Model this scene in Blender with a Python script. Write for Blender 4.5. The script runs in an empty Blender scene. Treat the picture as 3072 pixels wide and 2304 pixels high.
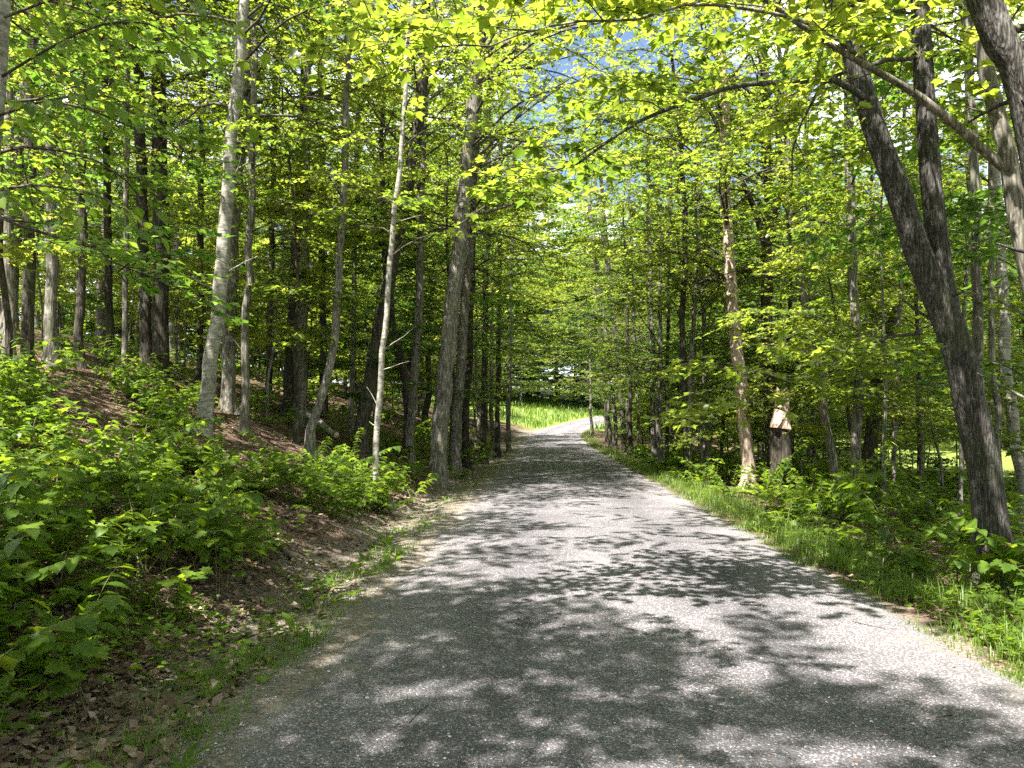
import bpy, math
import numpy as np
from mathutils import Vector, Matrix

rs = np.random.default_rng(11)
scene = bpy.context.scene
C = scene.collection
R = math.radians

# ------------------------------------------------------------------ camera, sky, sun, exposure
CAM_H = 1.6
FPX = 773.0                       # focal length in pixels of a 1024 px wide picture
cam_d = bpy.data.cameras.new('camera')
cam_d.sensor_width = 36.0
cam_d.lens = 36.0 * FPX / 1024.0
cam_d.clip_start = 0.05
cam_d.clip_end = 3000.0
cam = bpy.data.objects.new('camera', cam_d)
C.objects.link(cam)
cam.location = (0, 0, CAM_H)
cam.rotation_euler = (R(90 + 2.8), 0, R(2.37))
scene.camera = cam

SUN_EL = 61.0
SUN_AZ = Vector((-0.55, -0.83)).normalized()       # horizontal direction towards the sun
sun_vec = Vector((SUN_AZ.x * math.cos(R(SUN_EL)), SUN_AZ.y * math.cos(R(SUN_EL)), math.sin(R(SUN_EL))))

world = bpy.data.worlds.new('World')
scene.world = world
world.use_nodes = True
wn = world.node_tree
wn.nodes.clear()
w_out = wn.nodes.new('ShaderNodeOutputWorld')
w_bg = wn.nodes.new('ShaderNodeBackground')
w_sky = wn.nodes.new('ShaderNodeTexSky')
w_sky.sky_type = 'NISHITA'
w_sky.sun_disc = False
w_sky.sun_elevation = R(SUN_EL)
w_sky.sun_rotation = math.atan2(SUN_AZ.x, SUN_AZ.y)
w_tc = wn.nodes.new('ShaderNodeTexCoord')
w_map = wn.nodes.new('ShaderNodeMapping')
w_map.inputs['Scale'].default_value = (1.0, 1.0, 2.2)
w_no = wn.nodes.new('ShaderNodeTexNoise')
w_no.inputs['Scale'].default_value = 3.1
w_no.inputs['Detail'].default_value = 6.0
w_no.inputs['Roughness'].default_value = 0.55
w_rp = wn.nodes.new('ShaderNodeValToRGB')
w_rp.color_ramp.elements[0].position = 0.46
w_rp.color_ramp.elements[1].position = 0.58
w_mx = wn.nodes.new('ShaderNodeMixRGB')
w_mx.inputs['Color2'].default_value = (9.5, 9.7, 10.2, 1)      # cloud
wn.links.new(w_tc.outputs['Generated'], w_map.inputs['Vector'])
wn.links.new(w_map.outputs['Vector'], w_no.inputs['Vector'])
wn.links.new(w_no.outputs['Fac'], w_rp.inputs['Fac'])
wn.links.new(w_rp.outputs['Color'], w_mx.inputs['Fac'])
wn.links.new(w_sky.outputs['Color'], w_mx.inputs['Color1'])
wn.links.new(w_mx.outputs['Color'], w_bg.inputs['Color'])
wn.links.new(w_bg.outputs['Background'], w_out.inputs['Surface'])
w_bg.inputs['Strength'].default_value = 0.052

sun_d = bpy.data.lights.new('sun', 'SUN')
sun_d.energy = 5.0
sun_d.angle = R(0.55)
sun_d.color = (1.0, 0.955, 0.88)
sun_o = bpy.data.objects.new('sun', sun_d)
C.objects.link(sun_o)
sun_o.rotation_euler = sun_vec.to_track_quat('Z', 'Y').to_euler()

scene.view_settings.view_transform = 'Standard'
scene.view_settings.look = 'None'
scene.view_settings.gamma = 1.0
scene.view_settings.exposure = 2.36
scene.view_settings.use_curve_mapping = False
scene.render.engine = 'CYCLES'
cy = scene.cycles
cy.max_bounces = 8
cy.diffuse_bounces = 6
cy.glossy_bounces = 2
cy.transmission_bounces = 5
cy.transparent_max_bounces = 4
cy.sample_clamp_indirect = 6.0
cy.caustics_reflective = False
cy.caustics_refractive = False
cy.use_denoising = False
cy.use_adaptive_sampling = True
cy.adaptive_threshold = 0.016
scene.render.film_transparent = False

M3 = np.array(Matrix(cam.rotation_euler.to_matrix()))


def px_dir(u, v):
    d = np.array([(u - 512.0) / FPX, -(v - 384.0) / FPX, -1.0])
    return M3 @ d


def at(u, v, Y):
    """The point seen at pixel (u, v) of the 1024 x 768 picture, Y metres down the road."""
    d = px_dir(u, v)
    return np.array([0, 0, CAM_H]) + d * (Y / d[1])


# ------------------------------------------------------------------ materials
def mat(name):
    m = bpy.data.materials.new(name)
    m.use_nodes = True
    m.node_tree.nodes.clear()
    return m, m.node_tree


def nd(nt, typ, **kw):
    n = nt.nodes.new(typ)
    for k, v in kw.items():
        if k in n.inputs:
            n.inputs[k].default_value = v
        else:
            setattr(n, k, v)
    return n


def ramp(nt, stops):
    r = nt.nodes.new('ShaderNodeValToRGB')
    el = r.color_ramp.elements
    while len(el) < len(stops):
        el.new(0.5)
    for e, (p, c) in zip(el, stops):
        e.position = p
        e.color = (*c, 1)
    return r


def leaf_material(name, greens, trans, mixf=0.5, rough=0.42, spec=0.35, veins=False):
    m, nt = mat(name)
    L = nt.links
    out = nd(nt, 'ShaderNodeOutputMaterial')
    at_ = nd(nt, 'ShaderNodeAttribute', attribute_name='tint')
    oi = nd(nt, 'ShaderNodeObjectInfo')
    ad = nd(nt, 'ShaderNodeMath', operation='MULTIPLY_ADD')
    ad.inputs[1].default_value = 0.62
    L.new(at_.outputs['Fac'], ad.inputs[0])
    ml = nd(nt, 'ShaderNodeMath', operation='MULTIPLY')
    ml.inputs[1].default_value = 0.38
    L.new(oi.outputs['Random'], ml.inputs[0])
    L.new(ml.outputs[0], ad.inputs[2])
    r1 = ramp(nt, greens)
    r2 = ramp(nt, trans)
    L.new(ad.outputs[0], r1.inputs['Fac'])
    L.new(ad.outputs[0], r2.inputs['Fac'])
    pr = nd(nt, 'ShaderNodeBsdfPrincipled')
    pr.inputs['Roughness'].default_value = rough
    pr.inputs['Specular IOR Level'].default_value = spec
    tr = nd(nt, 'ShaderNodeBsdfTranslucent')
    c1, c2 = r1.outputs['Color'], r2.outputs['Color']
    if veins:
        uv = nd(nt, 'ShaderNodeUVMap', uv_map='UVMap')
        sp = nd(nt, 'ShaderNodeSeparateXYZ')
        L.new(uv.outputs['UV'], sp.inputs[0])
        ab = nd(nt, 'ShaderNodeMath', operation='ABSOLUTE')
        L.new(sp.outputs['X'], ab.inputs[0])
        sb = nd(nt, 'ShaderNodeMath', operation='MULTIPLY_ADD')
        sb.inputs[1].default_value = -0.8
        L.new(ab.outputs[0], sb.inputs[0])
        L.new(sp.outputs['Y'], sb.inputs[2])
        mm = nd(nt, 'ShaderNodeMath', operation='MULTIPLY')
        mm.inputs[1].default_value = 52.0
        L.new(sb.outputs[0], mm.inputs[0])
        sn = nd(nt, 'ShaderNodeMath', operation='SINE')
        L.new(mm.outputs[0], sn.inputs[0])
        rp = ramp(nt, [(0.72, (0, 0, 0)), (0.98, (1, 1, 1))])
        h = nd(nt, 'ShaderNodeMath', operation='MULTIPLY_ADD')
        h.inputs[1].default_value = 0.5
        h.inputs[2].default_value = 0.5
        L.new(sn.outputs[0], h.inputs[0])
        L.new(h.outputs[0], rp.inputs['Fac'])
        mid = nd(nt, 'ShaderNodeMath', operation='LESS_THAN')
        mid.inputs[1].default_value = 0.018
        L.new(ab.outputs[0], mid.inputs[0])
        mxv = nd(nt, 'ShaderNodeMath', operation='MAXIMUM')
        L.new(rp.outputs['Color'], mxv.inputs[0])
        L.new(mid.outputs[0], mxv.inputs[1])
        sc = nd(nt, 'ShaderNodeMath', operation='MULTIPLY')
        sc.inputs[1].default_value = 0.35
        L.new(mxv.outputs[0], sc.inputs[0])
        mv = nd(nt, 'ShaderNodeMixRGB')
        mv.inputs['Color2'].default_value = (0.16, 0.24, 0.06, 1)
        L.new(sc.outputs[0], mv.inputs['Fac'])
        L.new(c1, mv.inputs['Color1'])
        c1 = mv.outputs['Color']
        bp = nd(nt, 'ShaderNodeBump', Strength=0.5, Distance=0.004)
        L.new(mxv.outputs[0], bp.inputs['Height'])
        L.new(bp.outputs['Normal'], pr.inputs['Normal'])
    L.new(c1, pr.inputs['Base Color'])
    L.new(c2, tr.inputs['Color'])
    mx = nd(nt, 'ShaderNodeMixShader', Fac=mixf)
    L.new(pr.outputs[0], mx.inputs[1])
    L.new(tr.outputs[0], mx.inputs[2])
    L.new(mx.outputs[0], out.inputs['Surface'])
    return m


def bark_material(name, c_dark, c_mid, c_light, moss=0.25, vscale=1.0, bump=0.6, rings=False, ridge=22.0, patch=0.0):
    m, nt = mat(name)
    L = nt.links
    out = nd(nt, 'ShaderNodeOutputMaterial')
    tc = nd(nt, 'ShaderNodeTexCoord')
    oi = nd(nt, 'ShaderNodeObjectInfo')
    off = nd(nt, 'ShaderNodeVectorMath', operation='ADD')
    sc_ = nd(nt, 'ShaderNodeMath', operation='MULTIPLY')
    sc_.inputs[1].default_value = 37.0
    L.new(oi.outputs['Random'], sc_.inputs[0])
    L.new(tc.outputs['Object'], off.inputs[0])
    L.new(sc_.outputs[0], off.inputs[1])
    mp = nd(nt, 'ShaderNodeMapping')
    mp.inputs['Scale'].default_value = (1, 1, 0.13 if not rings else 3.4)
    L.new(off.outputs[0], mp.inputs['Vector'])
    n1 = nd(nt, 'ShaderNodeTexNoise', Scale=ridge * vscale, Detail=5.0, Roughness=0.65)
    L.new(mp.outputs[0], n1.inputs['Vector'])
    v1 = nd(nt, 'ShaderNodeTexVoronoi', Scale=ridge * 1.25 * vscale, feature='DISTANCE_TO_EDGE')
    L.new(mp.outputs[0], v1.inputs['Vector'])
    n2 = nd(nt, 'ShaderNodeTexNoise', Scale=3.0, Detail=4.0)
    L.new(off.outputs[0], n2.inputs['Vector'])
    n3 = nd(nt, 'ShaderNodeTexNoise', Scale=1.6, Detail=5.0, Roughness=0.6)
    L.new(off.outputs[0], n3.inputs['Vector'])
    r1 = ramp(nt, [(0.32, c_dark), (0.5, c_mid), (0.68, c_light)])
    if rings:
        L.new(n1.outputs['Fac'], r1.inputs['Fac'])
        hgt = n1.outputs['Fac']
    else:
        vr = nd(nt, 'ShaderNodeMapRange')
        vr.inputs['From Max'].default_value = 0.30
        L.new(v1.outputs['Distance'], vr.inputs['Value'])
        mm = nd(nt, 'ShaderNodeMath', operation='MULTIPLY_ADD')
        mm.inputs[1].default_value = 0.20
        L.new(vr.outputs[0], mm.inputs[0])
        m3 = nd(nt, 'ShaderNodeMath', operation='MULTIPLY')
        m3.inputs[1].default_value = 0.82
        L.new(n1.outputs['Fac'], m3.inputs[0])
        L.new(m3.outputs[0], mm.inputs[2])
        L.new(mm.outputs[0], r1.inputs['Fac'])
        hgt = mm.outputs[0]
    # lichen and moss
    r2 = ramp(nt, [(0.52, (0, 0, 0)), (0.66, (moss, moss, moss))])
    L.new(n3.outputs['Fac'], r2.inputs['Fac'])
    mx = nd(nt, 'ShaderNodeMixRGB')
    mx.inputs['Color2'].default_value = (0.055, 0.066, 0.028, 1)
    L.new(r2.outputs['Color'], mx.inputs['Fac'])
    L.new(r1.outputs['Color'], mx.inputs['Color1'])
    # pale lichen
    r3 = ramp(nt, [(0.58, (0, 0, 0)), (0.64, (0.5 + patch, 0.5 + patch, 0.5 + patch))])
    n4 = nd(nt, 'ShaderNodeTexNoise', Scale=7.0, Detail=5.0, Roughness=0.62)
    L.new(off.outputs[0], n4.inputs['Vector'])
    L.new(n4.outputs['Fac'], r3.inputs['Fac'])
    mx2 = nd(nt, 'ShaderNodeMixRGB')
    mx2.inputs['Color2'].default_value = tuple(min(1, c * 1.25 + 0.03) for c in c_light) + (1,)
    L.new(r3.outputs['Color'], mx2.inputs['Fac'])
    L.new(mx.outputs['Color'], mx2.inputs['Color1'])
    pr = nd(nt, 'ShaderNodeBsdfPrincipled')
    pr.inputs['Roughness'].default_value = 0.9
    pr.inputs['Specular IOR Level'].default_value = 0.15
    L.new(mx2.outputs['Color'], pr.inputs['Base Color'])
    bp = nd(nt, 'ShaderNodeBump', Strength=bump, Distance=0.03)
    L.new(hgt, bp.inputs['Height'])
    L.new(bp.outputs['Normal'], pr.inputs['Normal'])
    L.new(pr.outputs[0], out.inputs['Surface'])
    return m


G1 = [(0.0, (0.030, 0.052, 0.010)), (0.5, (0.084, 0.120, 0.020)), (1.0, (0.150, 0.185, 0.032))]
T1 = [(0.0, (0.11, 0.21, 0.014)), (0.5, (0.34, 0.44, 0.035)), (1.0, (0.60, 0.63, 0.08))]
G2 = [(0.0, (0.040, 0.082, 0.012)), (0.5, (0.078, 0.138, 0.018)), (1.0, (0.125, 0.185, 0.024))]
T2 = [(0.0, (0.15, 0.27, 0.016)), (0.5, (0.27, 0.41, 0.022)), (1.0, (0.44, 0.54, 0.03))]
M_LEAF = leaf_material('maple_leaf_green', G1, T1, 0.55, rough=0.36, spec=0.5)
M_LEAF2 = leaf_material('undergrowth_leaf_green', G2, T2, 0.48, spec=0.25)
M_LEAFV = leaf_material('veined_leaf_green', G2, T2, 0.48, rough=0.4, spec=0.3, veins=True)
M_GRASS = leaf_material('grass_blade_green',
                        [(0, (0.05, 0.10, 0.015)), (0.6, (0.09, 0.16, 0.02)), (1, (0.20, 0.22, 0.07))],
                        [(0, (0.16, 0.30, 0.02)), (0.6, (0.28, 0.42, 0.03)), (1, (0.42, 0.46, 0.12))], 0.4)
M_LITTER = leaf_material('dead_leaf_brown',
                         [(0, (0.045, 0.028, 0.020)), (0.45, (0.155, 0.100, 0.076)), (1, (0.40, 0.31, 0.25))],
                         [(0, (0.05, 0.025, 0.01)), (0.5, (0.12, 0.06, 0.03)), (1, (0.2, 0.12, 0.06))], 0.15, rough=0.75, spec=0.2)
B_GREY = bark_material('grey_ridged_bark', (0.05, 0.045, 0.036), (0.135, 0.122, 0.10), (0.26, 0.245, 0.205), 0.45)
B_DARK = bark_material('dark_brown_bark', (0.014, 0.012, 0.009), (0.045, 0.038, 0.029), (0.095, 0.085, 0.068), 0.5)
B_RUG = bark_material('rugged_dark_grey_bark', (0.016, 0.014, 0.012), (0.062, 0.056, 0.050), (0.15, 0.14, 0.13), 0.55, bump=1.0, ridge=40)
B_PALE = bark_material('pale_ringed_bark', (0.09, 0.083, 0.068), (0.235, 0.22, 0.185), (0.36, 0.345, 0.30), 0.35, rings=True, ridge=7, bump=0.3)
B_TAN = bark_material('tan_flaking_bark', (0.15, 0.108, 0.082), (0.36, 0.275, 0.22), (0.55, 0.45, 0.38), 0.15)
B_TWIG = bark_material('twig_bark', (0.03, 0.026, 0.02), (0.07, 0.06, 0.045), (0.13, 0.115, 0.09), 0.2, bump=0.0)


def stem_material():
    m, nt = mat('green_stem')
    out = nd(nt, 'ShaderNodeOutputMaterial')
    pr = nd(nt, 'ShaderNodeBsdfPrincipled')
    tc = nd(nt, 'ShaderNodeTexCoord')
    n = nd(nt, 'ShaderNodeTexNoise', Scale=14.0, Detail=3.0)
    r = ramp(nt, [(0.3, (0.07, 0.065, 0.025)), (0.7, (0.16, 0.15, 0.07))])
    nt.links.new(tc.outputs['Object'], n.inputs['Vector'])
    nt.links.new(n.outputs['Fac'], r.inputs['Fac'])
    nt.links.new(r.outputs['Color'], pr.inputs['Base Color'])
    pr.inputs['Roughness'].default_value = 0.7
    nt.links.new(pr.outputs[0], out.inputs['Surface'])
    return m


M_STEM = stem_material()


def wood_material():
    m, nt = mat('bare_broken_wood')
    out = nd(nt, 'ShaderNodeOutputMaterial')
    pr = nd(nt, 'ShaderNodeBsdfPrincipled')
    tc = nd(nt, 'ShaderNodeTexCoord')
    mp = nd(nt, 'ShaderNodeMapping')
    mp.inputs['Scale'].default_value = (1, 1, 0.1)
    n = nd(nt, 'ShaderNodeTexNoise', Scale=30.0, Detail=5.0)
    r = ramp(nt, [(0.3, (0.24, 0.155, 0.118)), (0.7, (0.52, 0.39, 0.32))])
    nt.links.new(tc.outputs['Object'], mp.inputs[0])
    nt.links.new(mp.outputs[0], n.inputs['Vector'])
    nt.links.new(n.outputs['Fac'], r.inputs['Fac'])
    nt.links.new(r.outputs['Color'], pr.inputs['Base Color'])
    pr.inputs['Roughness'].default_value = 0.8
    nt.links.new(pr.outputs[0], out.inputs['Surface'])
    return m


M_WOOD = wood_material()


def road_material():
    m, nt = mat('grey_gravel_road')
    L = nt.links
    out = nd(nt, 'ShaderNodeOutputMaterial')
    pr = nd(nt, 'ShaderNodeBsdfPrincipled')
    geo = nd(nt, 'ShaderNodeNewGeometry')
    v = nd(nt, 'ShaderNodeTexVoronoi', Scale=105.0)
    L.new(geo.outputs['Position'], v.inputs['Vector'])
    sx = nd(nt, 'ShaderNodeSeparateColor')
    L.new(v.outputs['Color'], sx.inputs[0])
    r1 = ramp(nt, [(0.0, (0.070, 0.065, 0.071)), (0.5, (0.120, 0.111, 0.121)), (0.86, (0.180, 0.169, 0.181)), (1.0, (0.42, 0.405, 0.42))])
    L.new(sx.outputs[0], r1.inputs['Fac'])
    n1 = nd(nt, 'ShaderNodeTexNoise', Scale=0.9, Detail=6.0, Roughness=0.6)
    L.new(geo.outputs['Position'], n1.inputs['Vector'])
    r2 = ramp(nt, [(0.32, (0.66, 0.655, 0.65)), (0.5, (0.95, 0.945, 0.94)), (0.7, (1.22, 1.21, 1.19))])
    L.new(n1.outputs['Fac'], r2.inputs['Fac'])
    mu0 = nd(nt, 'ShaderNodeMixRGB', blend_type='MULTIPLY', Fac=1.0)
    L.new(r1.outputs['Color'], mu0.inputs['Color1'])
    L.new(r2.outputs['Color'], mu0.inputs['Color2'])
    # dirt towards the edges, worn wheel tracks
    a = nd(nt, 'ShaderNodeAttribute', attribute_name='edge')
    nw = nd(nt, 'ShaderNodeTexNoise', Scale=1.1, Detail=4.0)
    L.new(geo.outputs['Position'], nw.inputs['Vector'])
    aw = nd(nt, 'ShaderNodeMath', operation='MULTIPLY_ADD')
    aw.inputs[1].default_value = 0.3
    L.new(nw.outputs['Fac'], aw.inputs[0])
    L.new(a.outputs['Fac'], aw.inputs[2])
    rw = ramp(nt, [(0.15, (1.1, 1.1, 1.09)), (0.42, (0.94, 0.94, 0.94)), (0.56, (0.80, 0.80, 0.81)), (0.74, (0.98, 0.98, 0.97)), (0.95, (1.16, 1.15, 1.12))])
    L.new(aw.outputs[0], rw.inputs['Fac'])
    mu = nd(nt, 'ShaderNodeMixRGB', blend_type='MULTIPLY', Fac=1.0)
    L.new(mu0.outputs['Color'], mu.inputs['Color1'])
    L.new(rw.outputs['Color'], mu.inputs['Color2'])
    n2 = nd(nt, 'ShaderNodeTexNoise', Scale=3.5, Detail=6.0, Roughness=0.65)
    L.new(geo.outputs['Position'], n2.inputs['Vector'])
    ad = nd(nt, 'ShaderNodeMath', operation='ADD')
    L.new(a.outputs['Fac'], ad.inputs[0])
    L.new(n2.outputs['Fac'], ad.inputs[1])
    r3 = ramp(nt, [(0.98, (0, 0, 0)), (1.0, (0.75, 0.75, 0.75))])
    sc = nd(nt, 'ShaderNodeMapRange')
    sc.inputs['From Min'].default_value = 1.36
    sc.inputs['From Max'].default_value = 1.62
    L.new(ad.outputs[0], sc.inputs['Value'])
    mx = nd(nt, 'ShaderNodeMixRGB')
    mx.inputs['Color2'].default_value = (0.19, 0.17, 0.135, 1)
    L.new(sc.outputs[0], mx.inputs['Fac'])
    L.new(mu.outputs['Color'], mx.inputs['Color1'])
    L.new(mx.outputs['Color'], pr.inputs['Base Color'])
    pr.inputs['Roughness'].default_value = 0.85
    pr.inputs['Specular IOR Level'].default_value = 0.25
    v2 = nd(nt, 'ShaderNodeTexVoronoi', Scale=105.0, feature='F1')
    L.new(geo.outputs['Position'], v2.inputs['Vector'])
    n3 = nd(nt, 'ShaderNodeTexNoise', Scale=170.0, Detail=3.0)
    L.new(geo.outputs['Position'], n3.inputs['Vector'])
    hh = nd(nt, 'ShaderNodeMath', operation='MULTIPLY_ADD')
    hh.inputs[1].default_value = -0.9
    L.new(v2.outputs['Distance'], hh.inputs[0])
    L.new(n3.outputs['Fac'], hh.inputs[2])
    bp = nd(nt, 'ShaderNodeBump', Strength=0.85, Distance=0.012)
    L.new(hh.outputs[0], bp.inputs['Height'])
    L.new(bp.outputs['Normal'], pr.inputs['Normal'])
    L.new(pr.outputs[0], out.inputs['Surface'])
    return m


M_ROAD = road_material()


def ground_material():
    m, nt = mat('forest_soil_and_meadow')
    L = nt.links
    out = nd(nt, 'ShaderNodeOutputMaterial')
    pr = nd(nt, 'ShaderNodeBsdfPrincipled')
    geo = nd(nt, 'ShaderNodeNewGeometry')
    n1 = nd(nt, 'ShaderNodeTexNoise', Scale=1.3, Detail=8.0, Roughness=0.65)
    L.new(geo.outputs['Position'], n1.inputs['Vector'])
    v = nd(nt, 'ShaderNodeTexVoronoi', Scale=31.0)
    L.new(geo.outputs['Position'], v.inputs['Vector'])
    sx = nd(nt, 'ShaderNodeSeparateColor')
    L.new(v.outputs['Color'], sx.inputs[0])
    r1 = ramp(nt, [(0.0, (0.032, 0.022, 0.015)), (0.5, (0.085, 0.058, 0.042)), (1.0, (0.20, 0.15, 0.115))])
    L.new(sx.outputs[0], r1.inputs['Fac'])
    r2 = ramp(nt, [(0.3, (0.62, 0.6, 0.56)), (0.7, (1.25, 1.2, 1.15))])
    L.new(n1.outputs['Fac'], r2.inputs['Fac'])
    mu = nd(nt, 'ShaderNodeMixRGB', blend_type='MULTIPLY', Fac=1.0)
    L.new(r1.outputs['Color'], mu.inputs['Color1'])
    L.new(r2.outputs['Color'], mu.inputs['Color2'])
    # shoulder dirt
    a = nd(nt, 'ShaderNodeAttribute', attribute_name='dirt')
    mx = nd(nt, 'ShaderNodeMixRGB')
    n3 = nd(nt, 'ShaderNodeTexNoise', Scale=26.0, Detail=6.0, Roughness=0.7)
    L.new(geo.outputs['Position'], n3.inputs['Vector'])
    r4 = ramp(nt, [(0.3, (0.085, 0.072, 0.058)), (0.55, (0.19, 0.162, 0.135)), (0.75, (0.34, 0.295, 0.255))])
    L.new(n3.outputs['Fac'], r4.inputs['Fac'])
    L.new(a.outputs['Fac'], mx.inputs['Fac'])
    L.new(mu.outputs['Color'], mx.inputs['Color1'])
    L.new(r4.outputs['Color'], mx.inputs['Color2'])
    # meadow
    b = nd(nt, 'ShaderNodeAttribute', attribute_name='meadow')
    r5 = ramp(nt, [(0.3, (0.085, 0.135, 0.022)), (0.7, (0.19, 0.22, 0.055))])
    n4 = nd(nt, 'ShaderNodeTexNoise', Scale=0.6, Detail=9.0, Roughness=0.7)
    L.new(geo.outputs['Position'], n4.inputs['Vector'])
    L.new(n4.outputs['Fac'], r5.inputs['Fac'])
    mx2 = nd(nt, 'ShaderNodeMixRGB')
    L.new(b.outputs['Fac'], mx2.inputs['Fac'])
    L.new(mx.outputs['Color'], mx2.inputs['Color1'])
    L.new(r5.outputs['Color'], mx2.inputs['Color2'])
    L.new(mx2.outputs['Color'], pr.inputs['Base Color'])
    pr.inputs['Roughness'].default_value = 0.95
    pr.inputs['Specular IOR Level'].default_value = 0.1
    bp = nd(nt, 'ShaderNodeBump', Strength=0.9, Distance=0.03)
    L.new(v.outputs['Distance'], bp.inputs['Height'])
    L.new(bp.outputs['Normal'], pr.inputs['Normal'])
    L.new(pr.outputs[0], out.inputs['Surface'])
    return m


M_GROUND = ground_material()


def stone_material():
    m, nt = mat('grey_stone_chips')
    out = nd(nt, 'ShaderNodeOutputMaterial')
    pr = nd(nt, 'ShaderNodeBsdfPrincipled')
    a = nd(nt, 'ShaderNodeAttribute', attribute_name='tint')
    r = ramp(nt, [(0.0, (0.09, 0.088, 0.088)), (0.6, (0.21, 0.205, 0.20)), (1.0, (0.52, 0.50, 0.48))])
    nt.links.new(a.outputs['Fac'], r.inputs['Fac'])
    nt.links.new(r.outputs['Color'], pr.inputs['Base Color'])
    pr.inputs['Roughness'].default_value = 0.8
    nt.links.new(pr.outputs[0], out.inputs['Surface'])
    return m


M_STONE = stone_material()

# ------------------------------------------------------------------ mesh helpers


class MB:
    """Collects arrays of vertices and faces and links them as one mesh."""

    def __init__(self):
        self.v, self.f, self.t, self.mi, self.n = [], [], [], [], 0

    def add(self, v, f, tint=None, mi=0):
        v = np.asarray(v, float)
        f = np.asarray(f, np.int64)
        if not len(v):
            return self
        self.v.append(v)
        self.f.append((f + self.n, mi))
        self.t.append(np.full(len(v), 0.5) if tint is None else tint)
        self.n += len(v)
        return self

    def mesh(self, name, mats, smooth=True, attr='tint'):
        me = bpy.data.meshes.new(name)
        V = np.concatenate(self.v)
        T = np.concatenate(self.t)
        me.vertices.add(len(V))
        me.vertices.foreach_set('co', V.astype(np.float32).ravel())
        loops = np.concatenate([f.ravel() for f, _ in self.f])
        cnt = np.concatenate([np.full(len(f), f.shape[1]) for f, _ in self.f])
        mi = np.concatenate([np.full(len(f), k) for f, k in self.f])
        me.loops.add(len(loops))
        me.loops.foreach_set('vertex_index', loops.astype(np.int32))
        me.polygons.add(len(cnt))
        st = np.concatenate([[0], np.cumsum(cnt)[:-1]])
        me.polygons.foreach_set('loop_start', st.astype(np.int32))
        me.polygons.foreach_set('loop_total', cnt.astype(np.int32))
        me.polygons.foreach_set('material_index', mi.astype(np.int32))
        me.polygons.foreach_set('use_smooth', np.full(len(cnt), bool(smooth)))
        for m in (mats if isinstance(mats, (list, tuple)) else [mats]):
            me.materials.append(m)
        a = me.attributes.new(attr, 'FLOAT', 'POINT')
        a.data.foreach_set('value', T.astype(np.float32))
        me.update(calc_edges=True)
        return me


def link(name, data, parent=None, loc=(0, 0, 0), rotz=0.0, scale=1.0, **props):
    o = bpy.data.objects.new(name, data)
    C.objects.link(o)
    o.parent = parent
    o.location = loc
    o.rotation_euler = (0, 0, rotz)
    o.scale = (scale,) * 3
    for k, v in props.items():
        if v is not None:
            o[k] = v
    return o


def thing(name, label, category, loc, rotz=0.0, scale=1.0, group=None):
    o = bpy.data.objects.new(name, None)
    C.objects.link(o)
    o.empty_display_size = 0.2
    o.location = tuple(float(x) for x in loc)
    o.rotation_euler = (0, 0, float(rotz))
    o.scale = (float(scale),) * 3
    o['label'] = label
    o['category'] = category
    if group:
        o['group'] = group
    return o


def nrm(a):
    return a / np.maximum(np.linalg.norm(a, axis=-1, keepdims=True), 1e-9)


def tubes(P, Rd, sides):
    """P (B,n,3) polylines, Rd (B,n) radii -> vertices and quads of B tubes."""
    P = np.asarray(P, float)
    Bn, n, _ = P.shape
    T = np.gradient(P, axis=1)
    T = nrm(T)
    ref = np.where(np.abs(T[..., 2:3]) > 0.8, np.array([1.0, 0.05, 0]), np.array([0, 0, 1.0]))
    ref = np.broadcast_to(ref[:, :1], T.shape)
    U = nrm(np.cross(T, ref))
    W = np.cross(T, U)
    a = np.arange(sides) * 2 * np.pi / sides
    ring = U[:, :, None, :] * np.cos(a)[None, None, :, None] + W[:, :, None, :] * np.sin(a)[None, None, :, None]
    V = P[:, :, None, :] + ring * np.asarray(Rd)[:, :, None, None]
    V = V.reshape(-1, 3)
    b = np.arange(Bn)[:, None, None] * n * sides
    i = np.arange(n - 1)[None, :, None] * sides
    j = np.arange(sides)[None, None, :]
    j2 = (j + 1) % sides
    F = np.stack([b + i + j, b + i + j2, b + i + sides + j2, b + i + sides + j], -1).reshape(-1, 4)
    return V, F


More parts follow.
